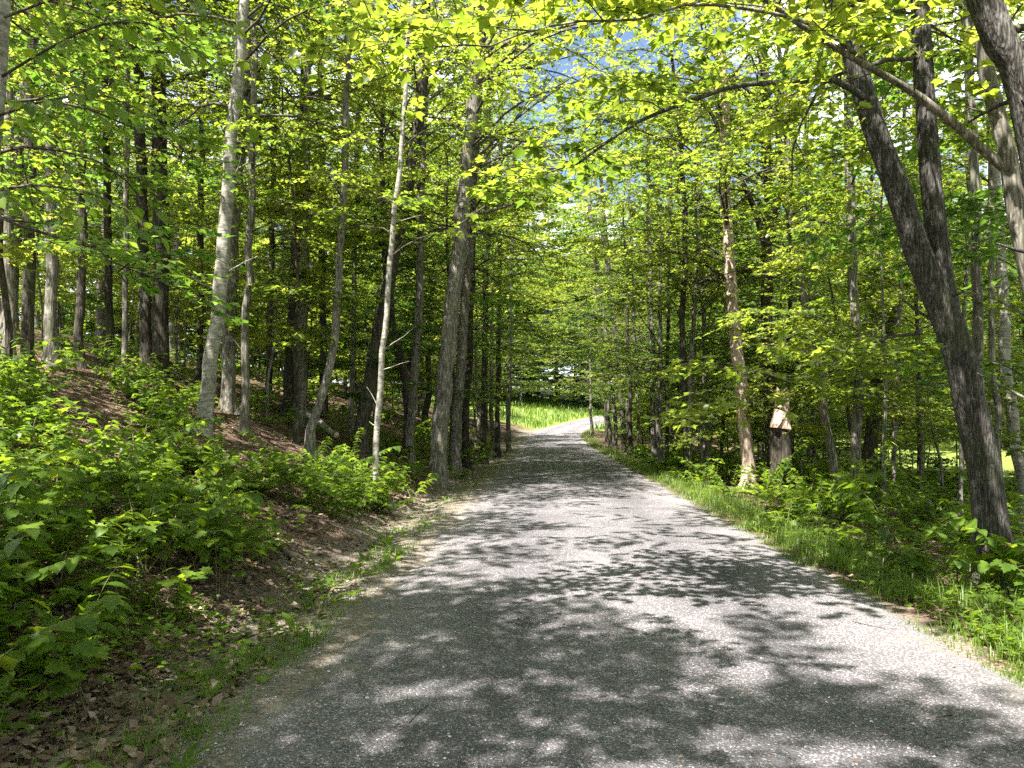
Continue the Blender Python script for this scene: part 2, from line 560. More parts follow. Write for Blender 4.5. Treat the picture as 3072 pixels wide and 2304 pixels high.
def leaf_template(kind):
    """Vertices in leaf space: y along the leaf (0..1), x across, z up. Returns v, f."""
    if kind == 'far':
        v = [(0, 0, 0), (0.36, 0.42, 0.07), (0, 1, -0.04), (-0.36, 0.42, 0.07)]
        f = [(0, 1, 2), (0, 2, 3)]
    elif kind == 'mid':                                # lobed, six triangles
        v = [(0, 0.02, 0), (0.34, 0.08, 0.05), (0.52, 0.55, 0.06), (0.22, 0.55, 0.0), (0, 1.0, -0.10),
             (-0.22, 0.55, 0.0), (-0.52, 0.55, 0.06), (-0.34, 0.08, 0.05)]
        f = [(0, 1, 3), (1, 2, 3), (0, 3, 4), (0, 4, 5), (0, 5, 7), (5, 6, 7)]
    elif kind == 'maple':
        h = [(0.06, 0.03), (0.34, -0.02), (0.30, 0.14), (0.62, 0.36), (0.47, 0.42), (0.52, 0.60), (0.26, 0.52), (0.29, 0.74),
             (0.15, 0.76), (0.0, 1.0)]
        r = [(x, y) for x, y in h]
        l = [(-x, y) for x, y in h[:-1]][::-1]
        pts = [(0, 0.0)] + r + l
        v = [(0, 0.30, 0.0)] + [(x, y, 0.10 * abs(x) - 0.16 * y * y) for x, y in pts]
        n = len(pts)
        f = [(0, 1 + i, 1 + (i + 1) % n) for i in range(n)]
    elif kind == 'oval':
        ys = [0, 0.14, 0.36, 0.60, 0.82, 1.0]
        ws = [0.0, 0.23, 0.345, 0.30, 0.15, 0.0]
        v, f = [], []
        for y, w in zip(ys, ws):
            z = -0.28 * y * y
            v += [(-w, y, z + 0.22 * w), (0, y, z), (w, y, z + 0.22 * w)]
        for i in range(5):
            a, b = 3 * i, 3 * i + 3
            if i == 0:
                f += [(1, 5, 4), (1, 4, 3)]
            elif i == 4:
                f += [(a, a + 1, b + 1), (a + 1, a + 2, b + 1)]
            else:
                f += [(a, a + 1, b + 1), (a, b + 1, b), (a + 1, a + 2, b + 2), (a + 1, b + 2, b + 1)]
    elif kind == 'dock':
        ys = [0, 0.12, 0.3, 0.6, 0.85, 1.0]
        ws = [0.02, 0.025, 0.13, 0.155, 0.09, 0.0]
        v, f = [], []
        for y, w in zip(ys, ws):
            z = 0.12 * y - 0.3 * y * y
            v += [(-w, y, z + 0.3 * w), (0, y, z), (w, y, z + 0.3 * w)]
        for i in range(5):
            a, b = 3 * i, 3 * i + 3
            f += [(a, a + 1, b + 1), (a, b + 1, b), (a + 1, a + 2, b + 2), (a + 1, b + 2, b + 1)]
    elif kind == 'lance':
        ys = [0, 0.3, 0.7, 1.0]
        ws = [0.02, 0.10, 0.075, 0.0]
        v, f = [], []
        for y, w in zip(ys, ws):
            z = 0.1 * y - 0.35 * y * y
            v += [(-w, y, z + 0.3 * w), (0, y, z), (w, y, z + 0.3 * w)]
        for i in range(3):
            a, b = 3 * i, 3 * i + 3
            f += [(a, a + 1, b + 1), (a, b + 1, b), (a + 1, a + 2, b + 2), (a + 1, b + 2, b + 1)]
    return np.array(v, float), np.array(f)


LT = {k: leaf_template(k) for k in ('far', 'mid', 'maple', 'oval', 'lance', 'dock')}


def leaves(mb, kind, pos, dirs, nor, size, tint, mi=0):
    v, f = LT[kind]
    y = nrm(dirs)
    x = nrm(np.cross(y, nor))
    z = np.cross(x, y)
    N = len(pos)
    s = np.asarray(size).reshape(-1, 1, 1)
    V = pos[:, None, :] + s * (v[None, :, 0:1] * x[:, None] + v[None, :, 1:2] * y[:, None] + v[None, :, 2:3] * z[:, None])
    F = f[None] + (np.arange(N) * len(v))[:, None, None]
    mb.add(V.reshape(-1, 3), F.reshape(-1, 3), np.repeat(tint, len(v)), mi)


def azel(az, el):
    return np.stack([np.cos(el) * np.cos(az), np.cos(el) * np.sin(az), np.sin(el)], -1)


def along(P, t):
    """Points and directions at fractions t (B,k) of polylines P (B,n,3)."""
    n = P.shape[1]
    x = np.clip(t, 0, 1) * (n - 1)
    i = np.minimum(x.astype(int), n - 2)
    fr = (x - i)[..., None]
    b = np.arange(P.shape[0])[:, None]
    p = P[b, i] * (1 - fr) + P[b, i + 1] * fr
    return p, nrm(P[b, i + 1] - P[b, i])


def grow(g, A, az, el, L, n, wander=0.18, lift=0.0):
    """Polylines that start at A in direction az, el and wander; lift bends them up or down."""
    B = len(A)
    P = np.zeros((B, n, 3))
    P[:, 0] = A
    a, e = az.copy(), el.copy()
    for k in range(1, n):
        a = a + g.normal(0, wander, B)
        e = e + lift / n + g.normal(0, wander * 0.6, B)
        P[:, k] = P[:, k - 1] + azel(a, e) * (L / (n - 1))[:, None]
    return P


def crown(g, A, az, el, L, rad, subs=6, twigs=6, nodes=4, leaf=0.11, kind='far', sub_len=0.5, twig_len=0.42, lift=-0.75,
          start=0.2, droop=0.22, flat=0.33, keep=None, wood_sides=(5, 3, 3), mi_leaf=0, mi_wood=1, mb=None, thin=1.0):
    """Branches > side branches > twigs > leaves from attachment points A; everything in one mesh (wood and leaves)."""
    mb = mb or MB()
    B = len(A)
    P = grow(g, A, az, el, L, 7, 0.2, lift)
    taper = np.linspace(1, 0.25, 7)[None]
    v, f = tubes(P, rad[:, None] * taper, wood_sides[0])
    mb.add(v, f, mi=mi_wood)
    t = np.linspace(start, 1.0, subs)[None] + g.normal(0, 0.04, (B, subs))
    p, d = along(P, t)
    baz = np.arctan2(d[..., 1], d[..., 0])
    side = np.where(np.arange(subs) % 2 == 0, 1, -1)[None] * g.uniform(0.55, 1.1, (B, subs))
    side[:, -1] *= 0.2
    saz = (baz + side).ravel()
    sel = (np.arcsin(np.clip(d[..., 2], -1, 1)) * 0.2 + g.normal(0.05, 0.15, (B, subs))).ravel()
    sl = (L[:, None] * sub_len * (1.15 - 0.65 * t) * g.uniform(0.7, 1.25, (B, subs))).ravel()
    S = grow(g, p.reshape(-1, 3), saz, sel, sl, 4, 0.2, -0.25)
    srad = np.repeat(rad, subs) * 0.34
    v, f = tubes(S, srad[:, None] * np.linspace(1, 0.35, 4)[None], wood_sides[1])
    mb.add(v, f, mi=mi_wood)
    nS = len(S)
    t = np.linspace(0.12, 1.0, twigs)[None] + g.normal(0, 0.05, (nS, twigs))
    p, d = along(S, t)
    baz = np.arctan2(d[..., 1], d[..., 0])
    side = np.where(np.arange(twigs) % 2 == 0, 1, -1)[None] * g.uniform(0.5, 1.2, (nS, twigs))
    side[:, -1] *= 0.2
    taz = (baz + side).ravel()
    tel = g.normal(-0.02, 0.13, nS * twigs)
    tl = twig_len * g.uniform(0.6, 1.3, nS * twigs)
    if thin < 1.0:
        k = (np.repeat(g.random(nS), twigs) < thin) | (g.random(nS * twigs) < 0.06)
        taz, tel, tl = taz[k], tel[k], tl[k]
        p = p.reshape(-1, 3)[k]
    Tw = grow(g, p.reshape(-1, 3), taz, tel, tl, 3, 0.2, -0.2)
    v, f = tubes(Tw, np.full((len(Tw), 3), 0.0042) * np.array([1.2, 0.9, 0.5]), wood_sides[2])
    mb.add(v, f, mi=mi_wood)
    nT = len(Tw)
    k2 = nodes * 2 + 1
    t = np.concatenate([np.repeat(np.linspace(0.2, 0.92, nodes), 2), [1.0]])[None] + g.normal(0, 0.04, (nT, k2))
    p, d = along(Tw, t)
    laz = np.arctan2(d[..., 1], d[..., 0])
    sd = np.concatenate([np.tile([1, -1], nodes), [0]])[None] * g.uniform(0.6, 1.25, (nT, k2)) + g.normal(0, 0.2, (nT, k2))
    laz = (laz + sd).ravel()
    lel = g.normal(-droop, 0.28, nT * k2)
    N = nT * k2
    nor = nrm(np.stack([g.normal(0, flat, N), g.normal(0, flat, N), np.ones(N)], -1))
    sz = leaf * np.clip(g.normal(1.0, 0.24, N), 0.45, 1.5)
    base = np.repeat(g.uniform(0, 1, nS), twigs)
    if thin < 1.0:
        base = base[k]
    tint = np.clip(0.62 * np.repeat(base, k2) + 0.38 * g.uniform(0, 1, N), 0, 1)
    leaves(mb, kind, p.reshape(-1, 3), azel(laz, lel), nor, sz, tint, mi_leaf)
    return mb


# ------------------------------------------------------------------ terrain
def sstep(a, b, x):
    t = np.clip((x - a) / (b - a), 0, 1)
    return t * t * (3 - 2 * t)


def road_x(Y):
    Y = np.asarray(Y, float)
    q = np.clip(Y - 60, 0, 34)
    return 0.69 + 0.0062 * q * q + 0.42 * np.clip(Y - 94, 0, None)


def road_z(Y):
    Y = np.asarray(Y, float)
    q = np.clip(Y - 40, 0, 70)
    q = np.clip(Y - 40, 0, 52)
    return 0.00075 * q * q + 0.06 * np.clip(Y - 92, 0, 60)


HALF = 2.25


def gz(X, Y):
    X = np.asarray(X, float)
    Y = np.asarray(Y, float)
    d = X - road_x(Y)
    z = road_z(Y)
    tl = np.clip(-d - (HALF + 0.85), 0, None)
    tr = np.clip(d - (HALF + 0.3), 0, None)
    soft = tl * tl / (tl + 0.5)
    z = z + 8.6 * (1 - np.exp(-soft / 19.0)) * (1 - 0.62 * sstep(58, 82, Y))
    z = z - 0.06 * np.exp(-((-d - HALF - 0.7) / 0.3) ** 2)
    z = z - 0.95 * (1 - np.exp(-tr / 8.0)) + 0.09 * np.clip(X - 15, 0, 60)
    off = sstep(HALF + 0.1, HALF + 1.6, np.abs(d))
    bump = 0.06 * np.sin(1.7 * X + 0.6 * Y) * np.sin(1.1 * Y - 0.7 * X) + 0.035 * np.sin(4.1 * X + 1.3) * np.sin(3.7 * Y + 0.4)
    z = z + bump * off + 0.18 * np.sin(0.33 * X + 1) * np.sin(0.27 * Y) * sstep(4, 12, np.abs(d))
    z = z - 0.05 * (1 - sstep(HALF - 0.55, HALF + 0.05, np.abs(d)))      # bed below the road sheet
    return z


def meadow_mask(X, Y):
    d = X - road_x(Y)
    n = 2.0 * np.sin(0.31 * X + 0.5) + 1.5 * np.sin(0.23 * Y + 1.0)
    a = sstep(70, 78, Y + n - 0.22 * np.abs(d))
    b = sstep(12, 17, X + n)
    return np.maximum(a, b)


def graded(lo, hi, fine_lo, fine_hi, step, growth=1.16):
    xs = list(np.arange(fine_lo, fine_hi + 1e-6, step))
    s = step
    while xs[-1] < hi:
        s *= growth
        xs.append(xs[-1] + s)
    s = step
    while xs[0] > lo:
        s *= growth
        xs.insert(0, xs[0] - s)
    return np.array(xs)


gx = graded(-600, 600, -9, 9, 0.16)
gy = graded(-60, 900, -1, 32, 0.2, 1.09)
GX, GY = np.meshgrid(gx, gy)
GZ = gz(GX, GY)
near = sstep(30, 20, GY) * sstep(2.35, 2.9, np.abs(GX - road_x(GY)))
GZ = GZ + near * rs.normal(0, 0.012, GZ.shape)
nx, ny = len(gx), len(gy)
ii = np.arange(ny - 1)[:, None] * nx + np.arange(nx - 1)[None]
F = np.stack([ii, ii + 1, ii + nx + 1, ii + nx], -1).reshape(-1, 4)
gb = MB().add(np.stack([GX, GY, GZ], -1).reshape(-1, 3), F)
gme = gb.mesh('ground', M_GROUND)
dd = GX - road_x(GY)
wob = 0.22 * np.sin(2.3 * GY + GX) + 0.16 * np.sin(5.1 * GY - 2 * GX)
dirt = np.maximum((1 - sstep(3.0, 3.9, -dd + wob)) * (dd < 0), (1 - sstep(2.2, 2.36, dd + 0.4 * wob)) * (dd >= 0))
for nm, arr in (('dirt', dirt), ('meadow', meadow_mask(GX, GY))):
    a = gme.attributes.new(nm, 'FLOAT', 'POINT')
    a.data.foreach_set('value', arr.astype(np.float32).ravel())
link('ground', gme, kind='structure', label='leaf covered forest floor rising into a bank beside the road')

# road sheet
ry = np.concatenate([np.arange(-20, 26, 0.2), np.arange(26, 170, 1.0)])
rt = np.linspace(-1, 1, 41)
RT, RY = np.meshgrid(rt, ry)
edge_l = 0.10 * np.sin(1.9 * ry) + 0.07 * np.sin(4.7 * ry + 1) + 0.04 * np.sin(11 * ry + 2)
edge_r = 0.10 * np.sin(1.6 * ry + 2) + 0.07 * np.sin(5.3 * ry) + 0.04 * np.sin(12 * ry)
w = np.where(RT < 0, HALF + edge_l[:, None], HALF + 0.13 + 0.6 * edge_r[:, None])
RX = road_x(RY) + RT * w
RZ = road_z(RY) + 0.035 * (1 - RT ** 2) + 0.004
RZ = RZ - 0.06 * sstep(0.93, 1.0, np.abs(RT))
# shallow wheel tracks and worn unevenness
RZ = RZ - 0.012 * (np.exp(-((RT - 0.42) / 0.13) ** 2) + np.exp(-((RT + 0.42) / 0.13) ** 2)) + 0.004 * np.sin(2.1 * RY + 5 * RT)
n1, n2 = RT.shape
ii = np.arange(n1 - 1)[:, None] * n2 + np.arange(n2 - 1)[None]
F = np.stack([ii, ii + 1, ii + n2 + 1, ii + n2], -1).reshape(-1, 4)
rme = MB().add(np.stack([RX, RY, RZ], -1).reshape(-1, 3), F, np.abs(RT).ravel()).mesh('road', M_ROAD, attr='edge')
link('road', rme, kind='structure', label='grey gravel road dappled with shade curving out of the wood')


def surface(X, Y):
    d = (X - road_x(Y)) / HALF
    return np.where(np.abs(d) < 0.95, road_z(Y) + 0.035 * (1 - d ** 2) + 0.002
                    - 0.012 * (np.exp(-((d - 0.42) / 0.13) ** 2) + np.exp(-((d + 0.42) / 0.13) ** 2)), gz(X, Y))


# ------------------------------------------------------------------ trees
def smooth_path(pts, step=0.3):
    """Catmull-Rom through the points."""
    P = np.asarray(pts, float)
    P = np.vstack([2 * P[0] - P[1], P, 2 * P[-1] - P[-2]])
    out = []
    for i in range(1, len(P) - 2):
        n = max(2, int(np.linalg.norm(P[i + 1] - P[i]) / step))
        t = np.linspace(0, 1, n, endpoint=False)[:, None]
        p0, p1, p2, p3 = P[i - 1], P[i], P[i + 1], P[i + 2]
        out.append(0.5 * ((2 * p1) + (-p0 + p2) * t + (2 * p0 - 5 * p1 + 4 * p2 - p3) * t ** 2 + (-p0 + 3 * p1 - 3 * p2 + p3) * t ** 3))
    out.append(P[-2][None])
    return np.vstack(out)


def trunk_mesh(g, path, radii, sides=14, flare=0.55, rough=0.05, seed_phase=0.0):
    path = np.asarray(path)
    v, f = tubes(path[None], np.asarray(radii)[None], sides)
    n = len(path)
    c = np.repeat(path, sides, 0)
    th = np.tile(np.arange(sides) * 2 * np.pi / sides, n)
    h = np.repeat(np.concatenate([[0], np.cumsum(np.linalg.norm(np.diff(path, axis=0), axis=1))]), sides)
    ph = g.uniform(0, 6, 6)
    k = 1 + rough * (np.sin(3 * th + 0.9 * h + ph[0]) + 0.7 * np.sin(2 * th - 1.7 * h + ph[1]) + 0.5 * np.sin(5 * th + 3.1 * h + ph[2])) / 1.5
    k += rough * 0.5 * g.normal(0, 1, len(k))
    k += flare * 1.5 * np.exp(-h / 0.24) * (1 + 0.45 * np.sin(4 * th + ph[3]) + 0.3 * np.sin(3 * th + ph[4]))
    v = c + (v - c) * k[:, None]
    return v, f


def px_path(pts, Y, top=None, lean_y=0.0):
    """A trunk path from picture points (in the 2212 px wide view), standing Y metres away on the ground."""
    s = 1024.0 / 2212.0
    out = []
    for i, p in enumerate(pts):
        yy = Y + lean_y * i
        out.append(at(p[0] * s, p[1] * s, yy))
    out = np.array(out)
    g0 = float(gz(out[0, 0], out[0, 1]))
    base = np.array([out[0, 0], out[0, 1], g0 - 0.08])
    rest = [p for p in out if p[2] > g0 + 0.35]
    path = [base] + rest
    if top is not None:
        e = nrm(path[-1] - path[-2])
        e = nrm(e * np.array([0.7, 0.7, 1.0]))
        while path[-1][2] < top - 0.5:
            e = nrm(e + rs.normal(0, 0.05, 3) + np.array([0, 0, 0.03]))
            path.append(path[-1] + e * min(2.2, max(0.6, top - path[-1][2])))
    return np.array(path), base


def ground_Y(u, v):
    """How far down the road the ray through view point (u, v) meets the ground."""
    s = 1024.0 / 2212.0
    d = px_dir(u * s, v * s)
    prev = 2.0
    for Y in np.arange(2.0, 120, 0.1):
        p = np.array([0, 0, CAM_H]) + d * (Y / d[1])
        if p[2] < gz(p[0], p[1]):
            return Y
    return 60.0


G3 = [(0.0, (0.018, 0.045, 0.012)), (0.5, (0.042, 0.088, 0.018)), (1.0, (0.085, 0.14, 0.026))]
T3 = [(0.0, (0.07, 0.17, 0.02)), (0.5, (0.17, 0.32, 0.03)), (1.0, (0.34, 0.48, 0.05))]
M_LEAF3 = leaf_material('ash_leaf_deep_green', G3, T3, 0.5, rough=0.34, spec=0.55)
LEAF_AND_TWIG = [M_LEAF, B_TWIG]
DEEP_AND_TWIG = [M_LEAF3, B_TWIG]


def branch_set(g, path, rad, z0, n, Lmax, el=(0.5, 1.05), az_bias=None):
    """Attachment points, directions and lengths of n branches on a trunk path above height z0."""
    z = path[:, 2]
    base = z[0]
    zs = np.sort(g.uniform(0, 1, n) ** 0.9) * (z[-1] - base - z0) * 0.98 + base + z0
    idx = np.clip(np.searchsorted(z, zs), 1, len(path) - 1)
    fr = ((zs - z[idx - 1]) / np.maximum(z[idx] - z[idx - 1], 1e-6))[:, None]
    A = path[idx - 1] * (1 - fr) + path[idx] * fr
    q = (zs - base - z0) / (z[-1] - base - z0)
    az = np.arange(n) * 2.399 + g.normal(0, 0.3, n)
    if az_bias is not None:
        az = np.where(g.random(n) < 0.5, az_bias + g.normal(0, 0.6, n), az)
    L = Lmax * (0.35 + 0.95 * np.sin(np.pi * np.clip(0.16 + 0.76 * q, 0, 1))) * g.uniform(0.6, 1.15, n)
    e = el[0] + (el[1] - el[0]) * q + g.normal(0, 0.15, n)
    r = np.clip(np.interp(zs, z, rad) * 0.3, 0.007, 0.04)
    return A, az, e, L, r


def hero_tree(name, label, category, pts, w0, w1, bark, Y=None, top=15.0, z0=6.0, n=26, Lmax=2.8, leaf=0.088, subs=5, twigs=6,
              nodes=5, kind='far', group=None, flare=0.5, sides=14, limbs=(), rough=0.05, lean_y=0.0, az_bias=None, foliage=True, thin=0.7):
    """A tree whose trunk follows picture points; w0 and w1 are the trunk widths there (view pixels) at the foot and at the last point."""
    if Y is None:
        Y = ground_Y(*pts[0])
    g = np.random.default_rng(int(abs(pts[0][0] * 7 + pts[0][1] * 13)) + 5)
    path, base = px_path(pts, Y, top, lean_y)
    nseen = len(pts)
    P = smooth_path(path, 0.28)
    s = 1024.0 / 2212.0 / FPX * Y * 0.5
    zl = at(pts[-1][0] * 1024 / 2212, pts[-1][1] * 1024 / 2212, Y)[2]
    rad = np.interp(P[:, 2], [base[2], max(zl, base[2] + 1), max(top, zl + 1) + 0.1], [w0 * s, w1 * s, min(0.025, w1 * s)])
    P = P + np.stack([np.interp(P[:, 2], np.linspace(-2, 30, 60), g.normal(0, 0.02, 60)) * (k < 2) for k in range(3)], -1)
    root = thing(name, label, category, base, group=group)
    v, f = trunk_mesh(g, P - base, rad, sides, flare, rough)
    tb = MB().add(v, f)
    ns = 6
    zi = np.clip(np.searchsorted(P[:, 2] - base[2], g.uniform(1.2, max(2.0, z0 + 1), ns)), 1, len(P) - 2)
    St = grow(g, P[zi] - base, g.uniform(0, 6.28, ns), g.uniform(0.1, 0.9, ns), g.uniform(0.15, 0.7, ns) + rad[zi], 4, 0.2, 0.1)
    sv, sf = tubes(St, np.outer(np.clip(rad[zi] * 0.16, 0.006, 0.022), [1.3, 0.9, 0.7, 0.4]), 5)
    tb.add(sv, sf)
    link('trunk', tb.mesh('trunk', bark), root)
    print('HERO', name, 'Y=%.1f' % Y, 'X=%.1f' % base[0], 'z=%.2f' % base[2], 'diam=%.2f' % (rad[min(8, len(rad) - 1)] * 2))
    for lp, lw0, lw1 in limbs:
        Lp = smooth_path(np.array([at(a * 1024 / 2212, b * 1024 / 2212, yy) for a, b, yy in lp]), 0.2)
        lr = np.linspace(lw0, lw1, len(Lp)) * s
        v, f = trunk_mesh(g, Lp - base, lr, 10, 0.0, rough)
        lo = link('limb', MB().add(v, f).mesh('limb', bark), root)
        m = max(5, int(np.linalg.norm(np.diff(Lp, axis=0), axis=1).sum() / 0.75))
        A, D = along((Lp - base)[None], np.linspace(0.4, 1.0, m)[None])
        A, D = A[0], D[0]
        azl = np.arctan2(D[:, 1], D[:, 0]) + np.where(np.arange(m) % 2 == 0, 1, -1) * g.uniform(0.4, 1.1, m)
        azl[-1] = math.atan2(D[-1, 1], D[-1, 0])
        cl = crown(g, A, azl, g.normal(0.15, 0.2, m), g.uniform(0.5, 1.1, m), np.full(m, 0.007), subs=5, twigs=4, nodes=3, leaf=0.095, kind='mid' if Y < 10 else 'far', lift=-0.3)
        link('foliage', cl.mesh('foliage', LEAF_AND_TWIG), lo)
    if foliage:
        A, az, e, L, r = branch_set(g, P - base, rad, z0, n, Lmax, az_bias=az_bias)
        cm = crown(g, A, az, e, L, r, subs=subs, twigs=twigs, nodes=nodes, leaf=leaf, kind=kind, thin=thin)
        link('crown', cm.mesh('crown', LEAF_AND_TWIG), root)
    return root


H = hero_tree
# ---- trees on the bank, to the west of the road
H('birch_tree', 'tall pale smooth-barked birch with dark rings leaning out from the leafy bank', 'birch tree',
  [(432, 935), (448, 820), (468, 700), (480, 560), (492, 430), (510, 200), (526, 0)], 33, 23, B_PALE, z0=5.5, top=16, n=32, Lmax=3.6, az_bias=0.0)
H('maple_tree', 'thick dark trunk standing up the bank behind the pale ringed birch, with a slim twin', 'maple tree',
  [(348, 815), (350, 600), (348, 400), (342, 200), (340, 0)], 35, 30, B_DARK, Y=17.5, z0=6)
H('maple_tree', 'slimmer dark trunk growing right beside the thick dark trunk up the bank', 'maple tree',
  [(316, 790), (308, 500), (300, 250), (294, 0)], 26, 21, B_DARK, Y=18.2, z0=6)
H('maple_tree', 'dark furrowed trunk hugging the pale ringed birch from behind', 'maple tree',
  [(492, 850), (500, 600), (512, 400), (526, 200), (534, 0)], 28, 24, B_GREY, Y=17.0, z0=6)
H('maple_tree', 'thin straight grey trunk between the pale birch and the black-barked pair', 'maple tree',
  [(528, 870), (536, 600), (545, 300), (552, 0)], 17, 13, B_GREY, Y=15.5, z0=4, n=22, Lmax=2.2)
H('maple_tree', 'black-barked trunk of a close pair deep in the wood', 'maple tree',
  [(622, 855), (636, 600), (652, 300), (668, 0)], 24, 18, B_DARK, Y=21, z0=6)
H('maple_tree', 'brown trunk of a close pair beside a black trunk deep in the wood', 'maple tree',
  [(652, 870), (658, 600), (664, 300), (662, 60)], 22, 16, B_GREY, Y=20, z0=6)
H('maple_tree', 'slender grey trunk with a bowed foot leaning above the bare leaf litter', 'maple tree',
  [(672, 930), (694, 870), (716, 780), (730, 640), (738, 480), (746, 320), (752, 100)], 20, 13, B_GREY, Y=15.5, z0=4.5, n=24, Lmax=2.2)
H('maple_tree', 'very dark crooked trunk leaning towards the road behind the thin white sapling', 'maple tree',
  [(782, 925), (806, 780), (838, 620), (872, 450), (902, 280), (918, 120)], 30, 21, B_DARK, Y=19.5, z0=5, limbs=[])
H('poplar_sapling', 'thin white-barked sapling rising above the bright bushes at the foot of the bank', 'sapling',
  [(815, 960), (822, 800), (836, 640), (850, 480), (868, 320), (880, 120), (895, 0)], 14, 9, B_PALE, Y=14.0, z0=4.5, n=24, Lmax=2.4, top=13, flare=0.2, sides=10)
H('maple_tree', 'dark bowed trunk bending away behind the thin white sapling', 'maple tree',
  [(882, 905), (872, 800), (852, 720), (838, 620), (830, 480)], 22, 14, B_DARK, Y=22, z0=5, top=13)
H('maple_tree', 'grey-brown trunk between the white sapling and the broad grey roadside maple', 'maple tree',
  [(886, 915), (896, 780), (905, 620), (912, 420), (918, 200)], 20, 15, B_GREY, Y=20.5, z0=5)
H('maple_tree', 'broad smooth grey maple closest to the road edge on the bank', 'maple tree',
  [(948, 992), (956, 880), (974, 680), (988, 560), (1004, 400), (1022, 200), (1036, 0)], 38, 27, B_GREY, Y=19.5, z0=5.5, top=18, n=44, Lmax=3.6, az_bias=0.1, flare=0.4,
  limbs=[([(1000, 470, 19.5), (1060, 455, 19.2), (1110, 440, 18.8), (1150, 415, 18.5)], 9, 3), ([(1012, 160, 19.5), (1090, 95, 19), (1180, 68, 18.5), (1290, 40, 18)], 9, 4)])
H('maple_tree', 'grey trunk standing close behind the broad grey roadside maple', 'maple tree',
  [(984, 945), (998, 760), (1012, 560), (1022, 400), (1034, 200)], 23, 17, B_GREY, Y=22.5, z0=6)
H('maple_tree', 'thin dark trunk beyond the broad grey roadside maple', 'maple tree',
  [(1006, 925), (1014, 760), (1020, 560), (1024, 400)], 16, 13, B_DARK, Y=26, z0=5)
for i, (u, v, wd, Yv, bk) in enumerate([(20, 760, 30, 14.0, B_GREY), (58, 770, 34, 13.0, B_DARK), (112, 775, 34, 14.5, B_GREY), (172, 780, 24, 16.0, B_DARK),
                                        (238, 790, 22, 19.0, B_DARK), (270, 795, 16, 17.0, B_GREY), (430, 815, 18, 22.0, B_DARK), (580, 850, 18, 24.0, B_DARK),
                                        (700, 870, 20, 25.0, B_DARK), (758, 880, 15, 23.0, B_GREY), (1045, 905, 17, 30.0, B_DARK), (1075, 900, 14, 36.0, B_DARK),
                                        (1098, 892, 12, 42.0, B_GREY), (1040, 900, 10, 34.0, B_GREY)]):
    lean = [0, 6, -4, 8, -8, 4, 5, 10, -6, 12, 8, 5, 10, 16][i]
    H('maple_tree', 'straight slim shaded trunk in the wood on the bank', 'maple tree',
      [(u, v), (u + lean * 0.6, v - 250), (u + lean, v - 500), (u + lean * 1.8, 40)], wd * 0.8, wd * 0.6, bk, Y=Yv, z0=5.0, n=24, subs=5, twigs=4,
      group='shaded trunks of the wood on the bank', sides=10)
# ---- trees on the low ground, to the east of the road
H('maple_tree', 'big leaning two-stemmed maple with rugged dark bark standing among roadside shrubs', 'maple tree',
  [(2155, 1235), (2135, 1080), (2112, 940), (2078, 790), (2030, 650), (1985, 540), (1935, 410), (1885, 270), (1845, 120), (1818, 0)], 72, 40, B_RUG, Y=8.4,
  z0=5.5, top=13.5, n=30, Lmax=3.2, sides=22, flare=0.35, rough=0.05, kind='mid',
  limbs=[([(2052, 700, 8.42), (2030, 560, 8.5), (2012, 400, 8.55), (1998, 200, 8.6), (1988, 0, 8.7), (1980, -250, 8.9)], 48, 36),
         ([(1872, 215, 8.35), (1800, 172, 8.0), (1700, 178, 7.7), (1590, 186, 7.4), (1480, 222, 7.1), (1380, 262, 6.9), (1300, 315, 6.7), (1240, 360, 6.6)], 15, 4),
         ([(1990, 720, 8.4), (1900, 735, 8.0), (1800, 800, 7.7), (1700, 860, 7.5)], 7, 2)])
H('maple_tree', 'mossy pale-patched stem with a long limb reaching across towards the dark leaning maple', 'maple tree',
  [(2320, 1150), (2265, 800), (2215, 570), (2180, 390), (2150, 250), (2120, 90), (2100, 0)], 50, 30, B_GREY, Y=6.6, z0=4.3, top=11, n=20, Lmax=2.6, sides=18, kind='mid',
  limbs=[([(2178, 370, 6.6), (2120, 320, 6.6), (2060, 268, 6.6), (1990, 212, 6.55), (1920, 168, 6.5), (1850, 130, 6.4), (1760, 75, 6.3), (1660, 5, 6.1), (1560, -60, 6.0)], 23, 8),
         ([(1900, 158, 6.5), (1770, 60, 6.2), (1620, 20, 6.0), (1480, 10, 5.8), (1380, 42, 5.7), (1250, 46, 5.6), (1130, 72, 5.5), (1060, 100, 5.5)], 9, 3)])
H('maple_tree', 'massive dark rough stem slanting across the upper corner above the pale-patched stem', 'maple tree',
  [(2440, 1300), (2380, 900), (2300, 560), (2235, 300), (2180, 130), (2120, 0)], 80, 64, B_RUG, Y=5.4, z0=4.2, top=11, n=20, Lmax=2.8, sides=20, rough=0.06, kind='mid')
H('ash_tree', 'grey lichen-speckled pole rising just behind the big leaning maple', 'ash tree',
  [(2128, 1010), (2118, 860), (2112, 700), (2108, 500), (2100, 250), (2090, 60)], 23, 17, B_GREY, Y=12.0, z0=6, top=12.5, n=22)
H('ash_tree', 'thin pale pole between the lichen-speckled pole and the frame of roadside shrubs', 'ash tree',
  [(2160, 1000), (2150, 800), (2140, 600), (2142, 420), (2138, 200)], 14, 10, B_GREY, Y=14.0, z0=5, n=20)
H('ash_tree', 'pale flaking trunk in the sun beyond the big leaning maple', 'ash tree',
  [(2212, 1060), (2196, 960), (2180, 840), (2168, 700), (2160, 520)], 26, 20, B_PALE, Y=14.5, z0=5, n=22)
H('ash_tree', 'upright grey trunk with dark bark patches halfway between road and big leaning maple', 'ash tree',
  [(1846, 1060), (1852, 900), (1850, 760), (1842, 560), (1836, 380), (1832, 180), (1828, 30)], 23, 17, B_GREY, Y=16.5, z0=5.5, top=12.5, n=22)
